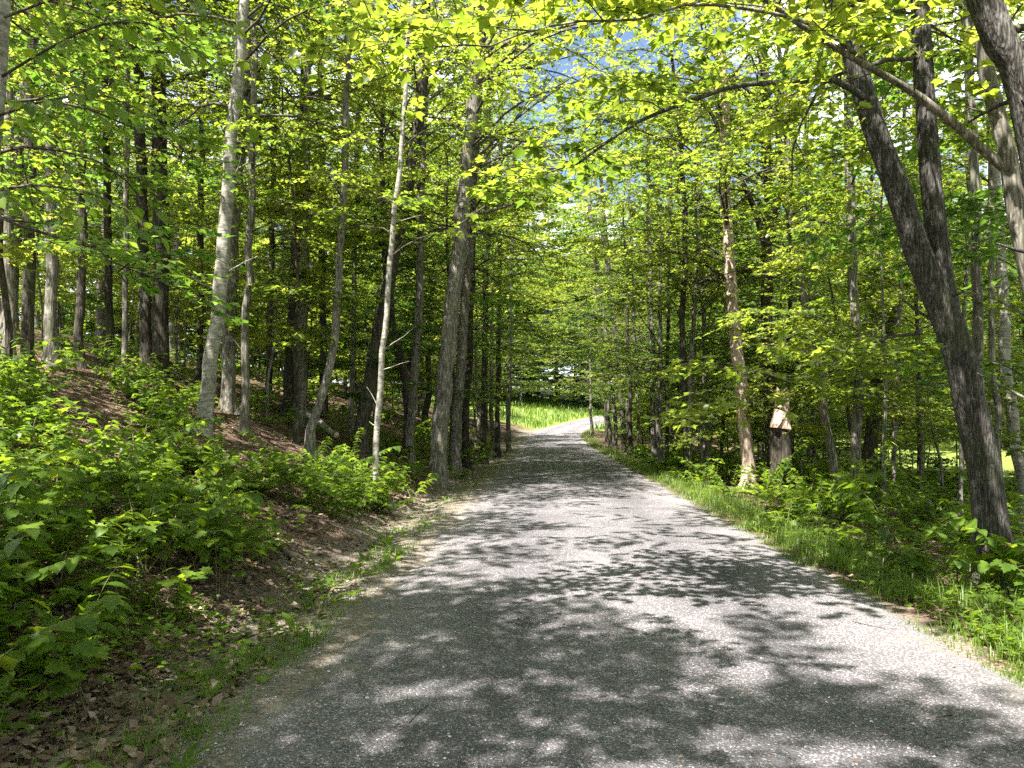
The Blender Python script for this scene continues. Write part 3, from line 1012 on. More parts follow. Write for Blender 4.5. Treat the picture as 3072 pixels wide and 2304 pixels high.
H('maple_tree', 'sunlit tan flaking trunk standing close to the roadside grass', 'maple tree',
  [(1618, 1010), (1606, 900), (1594, 780), (1582, 640), (1572, 500), (1566, 320), (1560, 120)], 29, 20, B_TAN, Y=21, z0=5, top=14.5, n=32, Lmax=3.4, az_bias=math.pi)
H('maple_tree', 'dark straight trunk next to the sunlit tan flaking trunk', 'maple tree',
  [(1668, 985), (1660, 800), (1656, 600), (1660, 420), (1655, 280), (1648, 100)], 27, 20, B_DARK, Y=21.5, z0=5.5, top=12.5, n=22,
  limbs=[([(1660, 560, 21.5), (1625, 440, 21.4), (1570, 330, 21.2), (1540, 250, 21), (1500, 210, 21)], 15, 7), ([(1664, 500, 21.5), (1690, 380, 21.5), (1680, 250, 21.4), (1700, 100, 21.4)], 17, 9)])
H('maple_tree', 'grey sinuous trunk leaning towards the road past the dark straight trunk', 'maple tree',
  [(1805, 1030), (1785, 920), (1772, 820), (1752, 700), (1728, 600), (1706, 480), (1700, 300)], 19, 13, B_GREY, Y=18.5, z0=5, top=12, n=20)
H('maple_tree', 'thin dark trunk beside the road grass before the sunlit tan trunk', 'maple tree',
  [(1482, 1010), (1478, 880), (1474, 700), (1480, 500), (1470, 300)], 15, 10, B_DARK, Y=22, z0=4, n=22)
for i, (u, v, wd, Yv, ln) in enumerate([(1330, 915, 11, 48, -60), (1346, 925, 13, 44, -46), (1360, 935, 10, 46, -70), (1310, 905, 9, 56, -40), (1412, 975, 14, 30, -10),
                                        (1440, 985, 10, 28, 6), (1530, 1000, 13, 26, -16), (1700, 1000, 12, 24, 10), (1760, 1010, 10, 22, -14), (1560, 990, 9, 32, 12),
                                        (1930, 1040, 12, 17, 18), (1985, 1050, 10, 19, -8), (2075, 1040, 12, 16, 14), (1890, 1030, 9, 24, -6), (1380, 950, 9, 38, -20)]):
    H('ash_tree', 'slim pole tree crowded on the low ground beside the road', 'ash tree',
      [(u, v), (u + ln * 0.25, v - 150), (u + ln * 0.6, v - 320), (u + ln, v - 500), (u + ln * 1.3, 180)], wd * 0.85, wd * 0.6, [B_GREY, B_DARK][i % 2], Y=Yv,
      z0=3.6, n=16, Lmax=2.0, subs=5, twigs=4, group='slim pole trees on the low ground', sides=9, top=11)

# ---- trees in between and beyond: a few kinds, copied
PROTO = {}


def proto_tree(key, g, Ht, r0, z0, n, Lmax, bark, leaf, kind='far', subs=6, twigs=6, nodes=4, el=(0.55, 1.1), lean=0.5, thin=1.0):
    k = max(6, int(Ht / 0.9))
    z = np.linspace(-0.1, Ht, k)
    path = np.stack([np.cumsum(g.normal(0, 0.05, k)) + lean * (z / Ht) ** 2 * g.normal(0, 1), np.cumsum(g.normal(0, 0.05, k)) + lean * (z / Ht) ** 2 * g.normal(0, 1), z], -1)
    path[:2, :2] = 0
    P = smooth_path(path, 0.4)
    rad = r0 * np.clip(1 - 0.93 * (P[:, 2] / Ht), 0.05, 1.05)
    v, f = trunk_mesh(g, P, rad, 9, 0.4, 0.05)
    tm = MB().add(v, f).mesh('trunk', bark)
    A, az, e, L, r = branch_set(g, P, rad, z0, n, Lmax, el)
    cm = crown(g, A, az, e, L, r, subs=subs, twigs=twigs, nodes=nodes, leaf=leaf, kind=kind, thin=thin).mesh('crown', DEEP_AND_TWIG if key[1] in (1, 4) else LEAF_AND_TWIG)
    PROTO[key] = (tm, cm)


def plant_proto(key, name, label, cat, X, Y, rotz, scale, group):
    tm, cm = PROTO[key]
    o = thing(name, label, cat, (X, Y, float(gz(X, Y)) - 0.03), rotz, scale, group)
    link('trunk', tm, o)
    link('crown', cm, o)
    return o


for k in range(6):
    g = np.random.default_rng(100 + k)
    proto_tree(('canopy', k), g, 15 + 1.1 * k, 0.15 + 0.012 * k, 3.4 + 0.4 * k, 44, 3.1, [B_DARK, B_GREY, B_DARK, B_GREY, B_GREY, B_DARK][k], 0.102, subs=7, twigs=8, nodes=5, thin=0.68)
for k in range(6):
    g = np.random.default_rng(200 + k)
    proto_tree(('under', k), g, 4.6 + 0.7 * k, 0.032 + 0.004 * k, 1.0 + 0.12 * k, 26, 1.55, [B_GREY, B_DARK][k % 2], 0.085, kind='mid', subs=6, twigs=6, nodes=4, el=(0.45, 1.05), thin=0.68)

taken = [np.array(o.location[:2]) for o in C.objects if o.type == 'EMPTY']


def scatter(n, xr, yr, mind, ok, seed, tries=6000):
    g = np.random.default_rng(seed)
    out = []
    for _ in range(tries):
        if len(out) >= n:
            break
        p = np.array([g.uniform(*xr), g.uniform(*yr)])
        if not ok(p[0], p[1]):
            continue
        if any(np.hypot(*(p - q)) < mind for q in out):
            continue
        out.append(p)
    return out


def clear_of(p, m):
    return all(np.hypot(p[0] - q[0], p[1] - q[1]) > m for q in taken)


def in_view(x, y, margin=4.0):
    a = math.radians(2.37)
    xx = x * math.cos(a) + y * math.sin(a)
    yy = -x * math.sin(a) + y * math.cos(a)
    return abs(xx) < 0.67 * yy + margin


g = np.random.default_rng(5)
left_c = scatter(44, (-40, -5), (17, 84), 3.3, lambda x, y: (y < 52 or x < -9) and in_view(x, y, 2) and clear_of((x, y), 1.6) and x < float(road_x(y)) - 4.2 and y < 78, 31)
for i, p in enumerate(left_c):
    plant_proto(('canopy', i % 6), 'maple_tree', 'tall forest maple filling the shaded wood above the bank', 'maple tree', p[0], p[1], g.uniform(0, 6.28), g.uniform(0.85, 1.15),
                'forest maples above the bank')
right_c = scatter(11, (6, 14), (15, 64), 3.4, lambda x, y: in_view(x, y, 3) and clear_of((x, y), 1.6) and x > float(road_x(y)) + 4.5, 32)
for i, p in enumerate(right_c):
    plant_proto(('canopy', (i * 5 + 2) % 6), 'maple_tree', 'tall forest maple on the low ground beside the road', 'maple tree', p[0], p[1], g.uniform(0, 6.28), g.uniform(0.65, 0.9),
                'forest maples on the low ground')
for k in range(5):                                        # trees of the wood's edge, leafy down to the ground
    g2 = np.random.default_rng(300 + k)
    proto_tree(('edge', k), g2, 7.5 + 1.5 * k, 0.09 + 0.012 * k, 0.7, 40, 2.7, [B_GREY, B_DARK][k % 2], 0.14, subs=6, twigs=7, nodes=5, el=(0.4, 1.1))
for k in range(3):
    g2 = np.random.default_rng(350 + k)
    proto_tree(('arch', k), g2, 11 + 2 * k, 0.10 + 0.015 * k, 3.0, 46, 3.9, [B_GREY, B_DARK][k % 2], 0.105, subs=8, twigs=8, nodes=5, el=(0.45, 1.0), thin=0.6)
far_c = scatter(95, (-30, 60), (88, 128), 2.5, lambda x, y: in_view(x, y, 0) and y > 101 + 2.5 * math.sin(x * 0.4) - 0.25 * max(x - 6, 0), 33, 4000)
for i, p in enumerate(far_c):
    key = ('edge', i % 5) if (p[1] < 116 or i % 2) else ('canopy', i % 6)
    plant_proto(key, 'maple_tree', 'sunlit leafy tree standing beyond the meadow at the end of the road', 'maple tree', p[0], p[1], g.uniform(0, 6.28),
                g.uniform(1.7, 2.5), 'trees beyond the meadow')
side_c = scatter(44, (24, 60), (14, 95), 3.6, lambda x, y: in_view(x, y, 0), 34)
for i, p in enumerate(side_c):
    plant_proto(('edge', (i * 3) % 5), 'maple_tree', 'sunlit leafy tree across the open field beyond the low wood', 'maple tree', p[0], p[1], g.uniform(0, 6.28), g.uniform(0.8, 1.3),
                'trees across the open field')
back_c = scatter(44, (-60, -18), (24, 95), 3.4, lambda x, y: in_view(x, y, 0) and (x < -26 or y > 60), 35)
for i, p in enumerate(back_c):
    plant_proto(('edge', (i * 3 + 1) % 5), 'maple_tree', 'leafy tree closing the view deep in the wood above the bank', 'maple tree', p[0], p[1], g.uniform(0, 6.28), g.uniform(0.8, 1.2),
                'leafy trees deep in the wood')

# roadside maples whose crowns close over the road
ga = np.random.default_rng(8)
for i, (yy, sd) in enumerate([(22, 1), (25.5, -1), (28, 1), (32, -1), (36, 1), (42, -1), (50, 1), (57, -1), (64, 1)]):
    xx = float(road_x(yy)) + sd * (HALF + ga.uniform(0.9, 1.6))
    plant_proto(('arch', i % 3), 'maple_tree', 'roadside maple whose boughs arch over the far stretch of the road', 'maple tree', xx, yy, ga.uniform(0, 6.28), ga.uniform(0.9, 1.2),
                'maples arching over the far road')
# the wood goes on beside and behind the photographer; these trees shade the near road
for i, (x, y, k, sc) in enumerate([(-5.5, 6.9, 1, 0.85), (-4.0, 0.6, 0, 0.85), (-4.7, -2.8, 2, 0.95), (4.9, -1.2, 1, 1.0), (4.9, -6.5, 2, 0.9), (-4.6, -8.5, 1, 1.0), (8.0, 1.5, 2, 0.85)]):
    plant_proto(('arch', k), 'maple_tree', 'broad maple arching over the near stretch of the road', 'maple tree', x, y, i * 1.3, sc, 'maples arching over the near road')
# understorey
ul = scatter(85, (-28, -4.0), (9, 78), 1.6, lambda x, y: in_view(x, y, 1.0) and x < float(road_x(y)) - 4.0 and clear_of((x, y), 0.5) and (y > 15 or x < -8), 41)
for i, p in enumerate(ul):
    plant_proto(('under', i % 6), 'young_maple', 'young understorey maple with layered sprays in the wood above the bank', 'young maple', p[0], p[1], g.uniform(0, 6.28),
                g.uniform(0.75, 1.45), 'understorey maples above the bank')
SIGHT = [(1846, 16.5, 0.45), (1600, 21, 0.55), (1662, 21.5, 0.5), (1780, 18.5, 0.4), (1690, 20, 0.6)]
SIGHT = [(at(u_ * 1024 / 2212, 400, Y_)[0] / Y_, Y_, w_) for u_, Y_, w_ in SIGHT]


def in_sight(x, y):
    return any(y < Y_ and abs(x - k_ * y) < w_ for k_, Y_, w_ in SIGHT)


ur = scatter(98, (4.8, 19), (9, 78), 1.5, lambda x, y: in_view(x, y, 1.0) and x > float(road_x(y)) + 3.6 and clear_of((x, y), 0.5) and not in_sight(x, y), 42)
for i, p in enumerate(ur):
    plant_proto(('under', (i * 5 + 3) % 6), 'young_maple', 'young understorey maple with layered sprays on the low ground', 'young maple', p[0], p[1], g.uniform(0, 6.28),
                g.uniform(0.6, 1.35), 'understorey maples on the low ground')

# ------------------------------------------------------------------ undergrowth
def uv_leaf(kind, tint, material):
    v, f = LT[kind]
    me = MB().add(v, f, np.full(len(v), tint)).mesh('leaf', material)
    uv = me.uv_layers.new(name='UVMap')
    li = np.empty(len(me.loops), np.int32)
    me.loops.foreach_get('vertex_index', li)
    uv.data.foreach_set('uv', v[li][:, :2].astype(np.float32).ravel())
    return me


LEAF_ME = {k: [uv_leaf(k, t, M_LEAFV if k == 'oval' else M_LEAF2) for t in (0.1, 0.4, 0.7, 1.0)] for k in ('oval', 'maple', 'lance', 'dock')}


def plant_form(g, form, size):
    """Stems (polylines, radii) and leaves (position, direction, normal, length) of one low plant."""
    stems, lp, ld, ln, ls = [], [], [], [], []

    def leaf(p, d, n, s):
        lp.append(p); ld.append(d); ln.append(n); ls.append(s)

    if form == 'viburnum':
        for k in range(int(g.integers(4, 7))):
            L = size * g.uniform(0.7, 1.15)
            P = grow(g, np.array([[g.normal(0, 0.05), g.normal(0, 0.05), 0.0]]), np.array([g.uniform(0, 6.28)]), np.array([g.uniform(0.9, 1.35)]), np.array([L]), 8, 0.12, -0.9)[0]
            stems.append((P, np.linspace(0.006, 0.002, 8) * (0.7 + 0.5 * size)))
            m = int(L / 0.105)
            for j in range(m):
                t = 0.28 + 0.72 * (j + 0.5) / m
                p, d = along(P[None], np.array([[t]]))
                p, d = p[0, 0], d[0, 0]
                az = math.atan2(d[1], d[0])
                for sd in (1, -1):
                    a = az + sd * g.uniform(0.8, 1.5)
                    leaf(p, azel(np.array(a), np.array(g.normal(-0.15, 0.25))), nrm(np.array([g.normal(0, 0.28), g.normal(0, 0.28), 1])), g.uniform(0.09, 0.16))
            leaf(P[-1], azel(np.array(az), np.array(-0.3)), np.array([0.1, 0, 1.0]), g.uniform(0.09, 0.13))
    elif form == 'maple':
        for k in range(int(g.integers(2, 5))):
            L = size * g.uniform(0.6, 1.1)
            P = grow(g, np.array([[g.normal(0, 0.06), g.normal(0, 0.06), 0.0]]), np.array([g.uniform(0, 6.28)]), np.array([g.uniform(1.1, 1.5)]), np.array([L]), 6, 0.15, -0.3)[0]
            stems.append((P, np.linspace(0.005, 0.002, 6)))
            for t in np.arange(0.4, 1.01, 0.15):
                p, d = along(P[None], np.array([[t]]))
                p = p[0, 0]
                a0 = g.uniform(0, 6.28)
                for q in range(2 if t < 0.9 else 4):
                    a = a0 + q * (math.pi if t < 0.9 else math.pi / 2) + g.normal(0, 0.25)
                    pet = g.uniform(0.05, 0.13)
                    e = p + azel(np.array(a), np.array(0.35)) * pet
                    stems.append((np.array([p, (p + e) / 2 + [0, 0, 0.006], e]), np.array([0.0018, 0.0015, 0.0013])))
                    leaf(e, azel(np.array(a), np.array(g.normal(-0.2, 0.2))), nrm(np.array([g.normal(0, 0.22), g.normal(0, 0.22), 1])), g.uniform(0.08, 0.14))
    elif form == 'herb':
        for k in range(int(g.integers(2, 6))):
            L = size * g.uniform(0.6, 1.1)
            P = grow(g, np.array([[g.normal(0, 0.05), g.normal(0, 0.05), 0.0]]), np.array([g.uniform(0, 6.28)]), np.array([1.4]), np.array([L]), 5, 0.08, 0.0)[0]
            stems.append((P, np.linspace(0.003, 0.0012, 5)))
            a = g.uniform(0, 6)
            for t in np.arange(0.2, 1.01, 0.05):
                p = along(P[None], np.array([[t]]))[0][0, 0]
                a += 2.4
                leaf(p, azel(np.array(a), np.array(g.uniform(0.1, 0.6))), np.array([0, 0, 1.0]), g.uniform(0.06, 0.12) * (1.2 - 0.5 * t))
    elif form == 'fern':
        n = int(g.integers(6, 10))
        for k in range(n):
            L = size * g.uniform(0.75, 1.1)
            az = k * 6.28 / n + g.normal(0, 0.2)
            P = grow(g, np.zeros((1, 3)), np.array([az]), np.array([g.uniform(0.8, 1.15)]), np.array([L]), 8, 0.04, -1.3)[0]
            stems.append((P, np.linspace(0.003, 0.001, 8)))
            for t in np.linspace(0.15, 0.98, 17):
                p, d = along(P[None], np.array([[t]]))
                p, d = p[0, 0], d[0, 0]
                aa = math.atan2(d[1], d[0])
                for sd in (1, -1):
                    leaf(p, azel(np.array(aa + sd * 1.25), np.array(g.normal(-0.05, 0.1))), np.array([0, 0, 1.0]) + 0.2 * d, L * 0.26 * math.sin(math.pi * (0.12 + 0.85 * (1 - t) ** 0.8)) + 0.02)
    elif form == 'rosette':
        n = int(g.integers(5, 9))
        for k in range(n):
            az = k * 2.4 + g.normal(0, 0.2)
            leaf(np.array([0, 0, 0.01]), azel(np.array(az), np.array(g.uniform(0.3, 1.0))), np.array([0, 0, 1.0]), size * g.uniform(0.6, 1.1))
    return stems, np.array(lp), np.array(ld), np.array(ln), np.array(ls)


FORM_LEAF = {'viburnum': 'oval', 'maple': 'maple', 'herb': 'lance', 'fern': 'lance', 'rosette': 'dock'}


def stem_mesh(stems):
    mb = MB()
    for P, r in stems:
        v, f = tubes(P[None], np.asarray(r)[None], 4)
        mb.add(v, f)
    return mb.mesh('stem', M_STEM)


SHRUB = {}
for form, sizes in (('viburnum', (0.6, 0.75, 0.9, 1.1, 1.3)), ('maple', (0.35, 0.5, 0.65, 0.8)), ('herb', (0.3, 0.45, 0.6)), ('fern', (0.5, 0.65, 0.8)), ('rosette', (0.11, 0.16, 0.22))):
    for k, sz in enumerate(sizes):
        g2 = np.random.default_rng(400 + k + 17 * len(form))
        st, lp, ld, ln, ls = plant_form(g2, form, sz)
        mb = MB()
        leaves(mb, FORM_LEAF[form], lp, ld, ln, ls, g2.uniform(0, 1, len(lp)))
        SHRUB[(form, k)] = (stem_mesh(st) if st else None, mb.mesh('foliage', M_LEAF2))


def put_shrub(form, k, name, label, cat, X, Y, rot, sc, group):
    a, b = SHRUB[(form, k)]
    o = thing(name, label, cat, (X, Y, float(gz(X, Y)) - 0.01), rot, sc, group)
    if a:
        link('stem', a, o)
    link('foliage', b, o)
    return o


def leafy_plant(g, form, size, name, label, cat, X, Y, group, kind=None):
    """A low plant whose leaves are objects of their own."""
    st, lp, ld, ln, ls = plant_form(g, form, size)
    ls = ls * 1.18
    o = thing(name, label, cat, (X, Y, float(gz(X, Y)) - 0.01), 0, 1, group)
    if st:
        link('stem', stem_mesh(st), o)
    put_leaves(g, o, kind or FORM_LEAF[form], lp, ld, ln, ls)
    return o


def put_leaves(g, parent, kind, lp, ld, ln, ls):
    y = nrm(ld)
    x = nrm(np.cross(y, ln))
    z = np.cross(x, y)
    for i in range(len(lp)):
        l = bpy.data.objects.new('leaf', LEAF_ME[kind][int(g.integers(0, 4))])
        C.objects.link(l)
        l.parent = parent
        m = np.eye(4)
        m[:3, 0], m[:3, 1], m[:3, 2], m[:3, 3] = x[i] * ls[i], y[i] * ls[i], z[i] * ls[i], lp[i]
        l.matrix_local = Matrix(m.tolist())


# plants of the near bank, leaf by leaf
g = np.random.default_rng(77)
near_left = [(-3.3, 3.9, 'viburnum', 0.95), (-3.0, 3.3, 'viburnum', 0.75), (-2.75, 4.0, 'viburnum', 0.8), (-3.15, 4.7, 'viburnum', 0.95), (-2.65, 4.9, 'viburnum', 0.85), (-3.7, 5.3, 'viburnum', 1.05), (-2.95, 5.6, 'maple', 0.7),
             (-3.4, 6.0, 'maple', 0.85), (-3.25, 5.1, 'maple', 0.8), (-2.9, 4.4, 'maple', 0.6), (-2.45, 5.3, 'herb', 0.5), (-3.05, 5.9, 'herb', 0.7), (-2.6, 5.9, 'maple', 0.5), (-2.5, 3.6, 'herb', 0.45), (-3.0, 6.6, 'maple', 0.75), (-3.9, 6.3, 'maple', 0.9),
             (-2.35, 4.35, 'maple', 0.4), (-2.2, 3.35, 'rosette', 0.17), (-1.72, 3.25, 'rosette', 0.26), (-3.7, 4.6, 'viburnum', 1.05), (-2.75, 7.2, 'maple', 0.6)]
near_txt = {'viburnum': ('viburnum_shrub', 'broad oval-leaved shrub on the near bank by the road', 'shrub'),
            'maple': ('maple_seedling', 'lobed-leaf maple seedling on the near bank by the road', 'seedling'),
            'herb': ('goldenrod_plant', 'narrow-leaved upright herb at the near corner of the bank', 'herb'),
            'rosette': ('plantain_weed', 'broad-leaved weed sprouting at the near road shoulder', 'weed')}
for X, Y, form, sz in near_left:
    X = X - (0.32 if form in ('viburnum', 'maple') and Y > 3.5 else 0.1 if form == 'herb' else 0)
    nm, lb, ct = near_txt[form]
    leafy_plant(g, form, sz, nm, lb, ct, X, Y, ct + ' plants of the near bank')
near_right = [(3.75, 5.3, 'maple', 0.45), (3.9, 4.8, 'viburnum', 0.6), (4.5, 5.2, 'viburnum', 1.0), (5.0, 6.3, 'viburnum', 1.2), (4.15, 5.2, 'viburnum', 0.75), (4.6, 5.9, 'viburnum', 0.9), (4.35, 6.6, 'maple', 0.7), (4.9, 7.1, 'viburnum', 0.95), (3.95, 6.1, 'maple', 0.5)]
near_txt_r = {'viburnum': ('viburnum_shrub', 'oval-leaved shrub at the foot of the big leaning maple', 'shrub'),
              'maple': ('maple_seedling', 'lobed-leaf seedling at the foot of the big leaning maple', 'seedling')}
for X, Y, form, sz in near_right:
    nm, lb, ct = near_txt_r[form]
    leafy_plant(g, form, sz, nm, lb, ct, X, Y, ct + ' plants beside the leaning maple')

# overhanging sapling at the edge of the view
sap_base = np.array([at(-34, 500, 5.2)[0], 5.2, 0.0])
sap_base[2] = float(gz(sap_base[0], 5.2)) - 0.05
o = thing('birch_sapling', 'pale young birch whose large-leaved branches hang into view above the shaded wood', 'sapling', sap_base)
sp = smooth_path(np.array([sap_base, at(-16, 250, 5.2), at(1, 60, 5.2), at(5, -60, 5.2), at(6, -260, 5.2)]), 0.25)
v, f = trunk_mesh(g, sp - sap_base, np.linspace(0.065, 0.03, len(sp)), 12, 0.3, 0.04)
link('trunk', MB().add(v, f).mesh('trunk', B_PALE), o)
lpp, ldd, lnn, lss = [], [], [], []
for pts in ([(-4, 170, 5.2), (100, 108, 5.0), (210, 56, 4.9), (320, 52, 4.8), (420, 110, 4.7), (500, 180, 4.7)],
            [(0, 40, 5.2), (150, -10, 4.9), (330, -20, 4.7), (470, 30, 4.6), (560, 110, 4.6)],
            [(-20, 255, 5.2), (110, 215, 5.0), (240, 210, 4.9), (340, 260, 4.9)],
            [(-46, 430, 5.2), (60, 400, 5.1), (200, 420, 5.0), (300, 470, 4.9)]):
    P = smooth_path(np.array([at(a * 1024 / 2212, b * 1024 / 2212, yy) for a, b, yy in pts]), 0.12)
    v, f = tubes((P - sap_base)[None], np.linspace(0.011, 0.003, len(P))[None], 6)
    link('branch', MB().add(v, f).mesh('branch', B_TWIG), o)
    A, D = along(P[None], np.linspace(0.12, 1.0, 13)[None])
    A, D = A[0], D[0]
    az = np.arctan2(D[:, 1], D[:, 0]) + np.where(np.arange(13) % 2 == 0, 1, -1) * g.uniform(0.4, 1.2, 13)
    tw = grow(g, A, az, g.normal(-0.15, 0.2, 13), g.uniform(0.15, 0.38, 13), 4, 0.2, -0.5)
    v, f = tubes(tw - sap_base, np.full((13, 4), 0.0025), 4)
    link('twig', MB().add(v, f).mesh('twig', B_TWIG), o)
    for k in range(13):
        p, d = along(tw[k][None], np.array([[0.35, 0.7, 1.0]]))
        for j in range(3):
            a = math.atan2(d[0, j, 1], d[0, j, 0]) + [0.9, -0.9, 0][j] + g.normal(0, 0.3)
            lpp.append(p[0, j] - sap_base)
            ldd.append(azel(np.array(a), np.array(g.normal(-0.55, 0.35))))
            lnn.append(nrm(np.array([g.normal(0, 0.4), g.normal(0, 0.4), 1])))
            lss.append(g.uniform(0.075, 0.125))
put_leaves(g, o, 'oval', np.array(lpp), np.array(ldd), np.array(lnn), np.array(lss))

# the rest of the undergrowth, copied
def bare_patch(x, y):
    return (abs(x + 5.2) < 0.9 and 11.5 < y < 16.5) or (abs(x + 3.3) < 0.6 and 8.5 < y < 11)


sl = scatter(230, (-8.5, -2.5), (4.2, 15), 0.28, lambda x, y: in_view(x, y, 0.6) and x < float(road_x(y)) - HALF - 1.3 and not bare_patch(x, y)
             and (y > 6.6 or x < -3.4) and (x > -4.2 - 0.1 * y or math.sin(2.2 * x + 1.7 * y) > 0.45), 51, 12000)
for i, p in enumerate(sl):
    sm = p[0] > -3.3
    if i % 5 in (1, 3) or sm and i % 2:
        put_shrub('maple', i % 4, 'maple_seedling', 'lobed-leaf maple seedling in the thicket covering the bank', 'seedling', p[0], p[1], g.uniform(0, 6.28), g.uniform(0.7, 1.15), 'maple seedlings covering the bank')
    elif i % 11 == 5:
        put_shrub('herb', i % 3, 'goldenrod_plant', 'narrow-leaved herb in the thicket covering the bank', 'herb', p[0], p[1], g.uniform(0, 6.28), g.uniform(0.8, 1.3), 'herbs covering the bank')
    else:
        put_shrub('viburnum', i % (2 if sm else 5), 'viburnum_shrub', 'oval-leaved shrub in the thicket covering the bank', 'shrub', p[0], p[1], g.uniform(0, 6.28), g.uniform(0.6, 0.95), 'shrubs covering the bank')
sl2 = scatter(200, (-16, -2.4), (11, 46), 0.5, lambda x, y: in_view(x, y, 0.5) and x < float(road_x(y)) - HALF - 0.7 and not bare_patch(x, y) and (x > -6 or math.sin(1.3 * x) * math.sin(0.9 * y) > -0.1), 52, 9000)
for i, p in enumerate(sl2):
    put_shrub(['viburnum', 'maple'][i % 2], i % 4, ['viburnum_shrub', 'maple_seedling'][i % 2], ['low oval-leaved shrub scattered over the shaded bank', 'maple seedling scattered over the shaded bank'][i % 2],
              ['shrub', 'seedling'][i % 2], p[0], p[1], g.uniform(0, 6.28), g.uniform(0.7, 1.25), ['shrubs on the shaded bank', 'seedlings on the shaded bank'][i % 2])
sr = scatter(330, (3.4, 14), (4.6, 34), 0.34, lambda x, y: in_view(x, y, 0.6) and x > float(road_x(y)) + HALF + 0.6 and clear_of((x, y), 0.25), 53, 20000)
for i, p in enumerate(sr):
    nearroad = p[0] < float(road_x(p[1])) + HALF + 1.1
    f_ = ['viburnum', 'fern', 'maple', 'viburnum', 'viburnum', 'maple', 'herb'][i % 7]
    k_ = {'viburnum': i % (2 if nearroad else 5), 'fern': i % 3, 'maple': i % (2 if nearroad else 4), 'herb': i % 3}[f_]
    nm, lb, ct = {'viburnum': ('viburnum_shrub', 'oval-leaved shrub in the undergrowth of the low ground', 'shrub'),
                  'fern': ('fern', 'arching green fern in the undergrowth of the low ground', 'fern'),
                  'maple': ('maple_seedling', 'lobed-leaf maple seedling in the undergrowth of the low ground', 'seedling'),
                  'herb': ('goldenrod_plant', 'narrow-leaved herb in the undergrowth of the low ground', 'herb')}[f_]
    put_shrub(f_, k_, nm, lb, ct, p[0], p[1], g.uniform(0, 6.28), g.uniform(0.7, 1.1) if nearroad else g.uniform(0.9, 1.5), lb.split(' in ')[0] + ' on the low ground')
wd = scatter(80, (-3.0, 4.0), (2.6, 12), 0.22, lambda x, y: in_view(x, y, 0.3) and (-3.0 < x - float(road_x(y)) < -HALF - 0.12 or HALF + 0.1 < x - float(road_x(y)) < HALF + 0.8), 54, 9000)
for i, p in enumerate(wd):
    put_shrub('rosette', i % 3, 'plantain_weed', 'small broad-leaved weed rooted along the road shoulder', 'weed', p[0], p[1], g.uniform(0, 6.28), g.uniform(0.6, 1.1), 'weeds along the road shoulder')


# ------------------------------------------------------------------ grass, litter, stones
def blades(g, X, Y, hgt, wid, lean):
    N = len(X)
    Z = surface(X, Y)
    az = g.uniform(0, 6.28, N)
    d = np.stack([np.cos(az), np.sin(az), np.zeros(N)], -1)
    s = np.stack([-np.sin(az), np.cos(az), np.zeros(N)], -1)
    p0 = np.stack([X, Y, Z - 0.01], -1)
    ln = lean * g.uniform(0.2, 1.3, N)[:, None]
    up = np.array([0, 0, 1.0])
    h = hgt[:, None]
    p1 = p0 + up * h * 0.55 + d * h * ln * 0.35
    p2 = p0 + up * h * (1.0 - 0.35 * ln) + d * h * ln
    w = wid[:, None] * s
    V = np.stack([p0 - w, p0 + w, p1 - w * 0.8, p1 + w * 0.8, p2], 1)
    f = np.array([(0, 1, 3), (0, 3, 2), (2, 3, 4)])
    F = f[None] + (np.arange(N) * 5)[:, None, None]
    return V.reshape(-1, 3), F.reshape(-1, 3), np.repeat(g.uniform(0, 1, N), 5)


def near_bias(g, n, a, b, k=1.0):
    """Distances between a and b, more of them near."""
    u = g.random(n)
    return 1.0 / ((1 - u) / a ** k + u / b ** k) ** (1 / k)


g = np.random.default_rng(91)
N = 30000
Y = near_bias(g, N, 4.2, 75, 0.7)
side = HALF - 0.1 + np.abs(g.normal(0, 0.6, N))
clump = 0.5 + 0.5 * np.sin(1.9 * Y + 2) * np.sin(0.83 * Y) + 0.35 * np.sin(4.3 * Y + side * 3)
k = (g.random(N) < np.clip(clump - 0.12 + 0.5 * sstep(7, 13, Y), 0.03, 1)) & (side < 2.0 + HALF)
Y, side = Y[k], side[k]
X = road_x(Y) + side
mb = MB()
v, f, t = blades(g, X, Y, g.uniform(0.10, 0.34, len(X)) * np.clip((side - HALF) * 2.2 + 0.25, 0.25, 1), g.uniform(0.0016, 0.0034, len(X)) * (0.8 + Y / 18), 0.6)
mb.add(v, f, t)
link('grass', mb.mesh('grass', M_GRASS), kind='stuff', label='fresh green grass along the low side of the road', category='grass')
N = 14000
Y = near_bias(g, N, 2.6, 70, 0.8)
side = HALF + 0.05 + np.abs(g.normal(0.15, 0.4, N))
k = (g.random(N) < np.clip(0.35 + 0.6 * np.sin(1.3 * Y + 1) * np.sin(3.1 * Y + side * 4), 0.02, 1)) & (side < HALF + 1.2)
Y, side = Y[k], side[k]
X = road_x(Y) - side
v, f, t = blades(g, X, Y, g.uniform(0.05, 0.17, len(X)), g.uniform(0.0014, 0.003, len(X)) * (0.8 + Y / 18), 0.7)
link('grass', MB().add(v, f, t).mesh('grass', M_GRASS), kind='stuff', label='thin grass along the shoulder under the bank', category='grass')
N = 16000
Y = g.uniform(70, 112, N)
X = g.uniform(-26, 30, N)
k = (meadow_mask(X, Y) > 0.5) & (np.abs(X - road_x(Y)) > HALF + 0.2)
X, Y = X[k], Y[k]
v, f, t = blades(g, X, Y, g.uniform(0.4, 1.0, len(X)), g.uniform(0.02, 0.05, len(X)), 0.5)
link('meadow_grass', MB().add(v, f, t).mesh('meadow_grass', M_GRASS), kind='stuff', label='tall sunlit meadow grass where the road leaves the wood', category='grass')

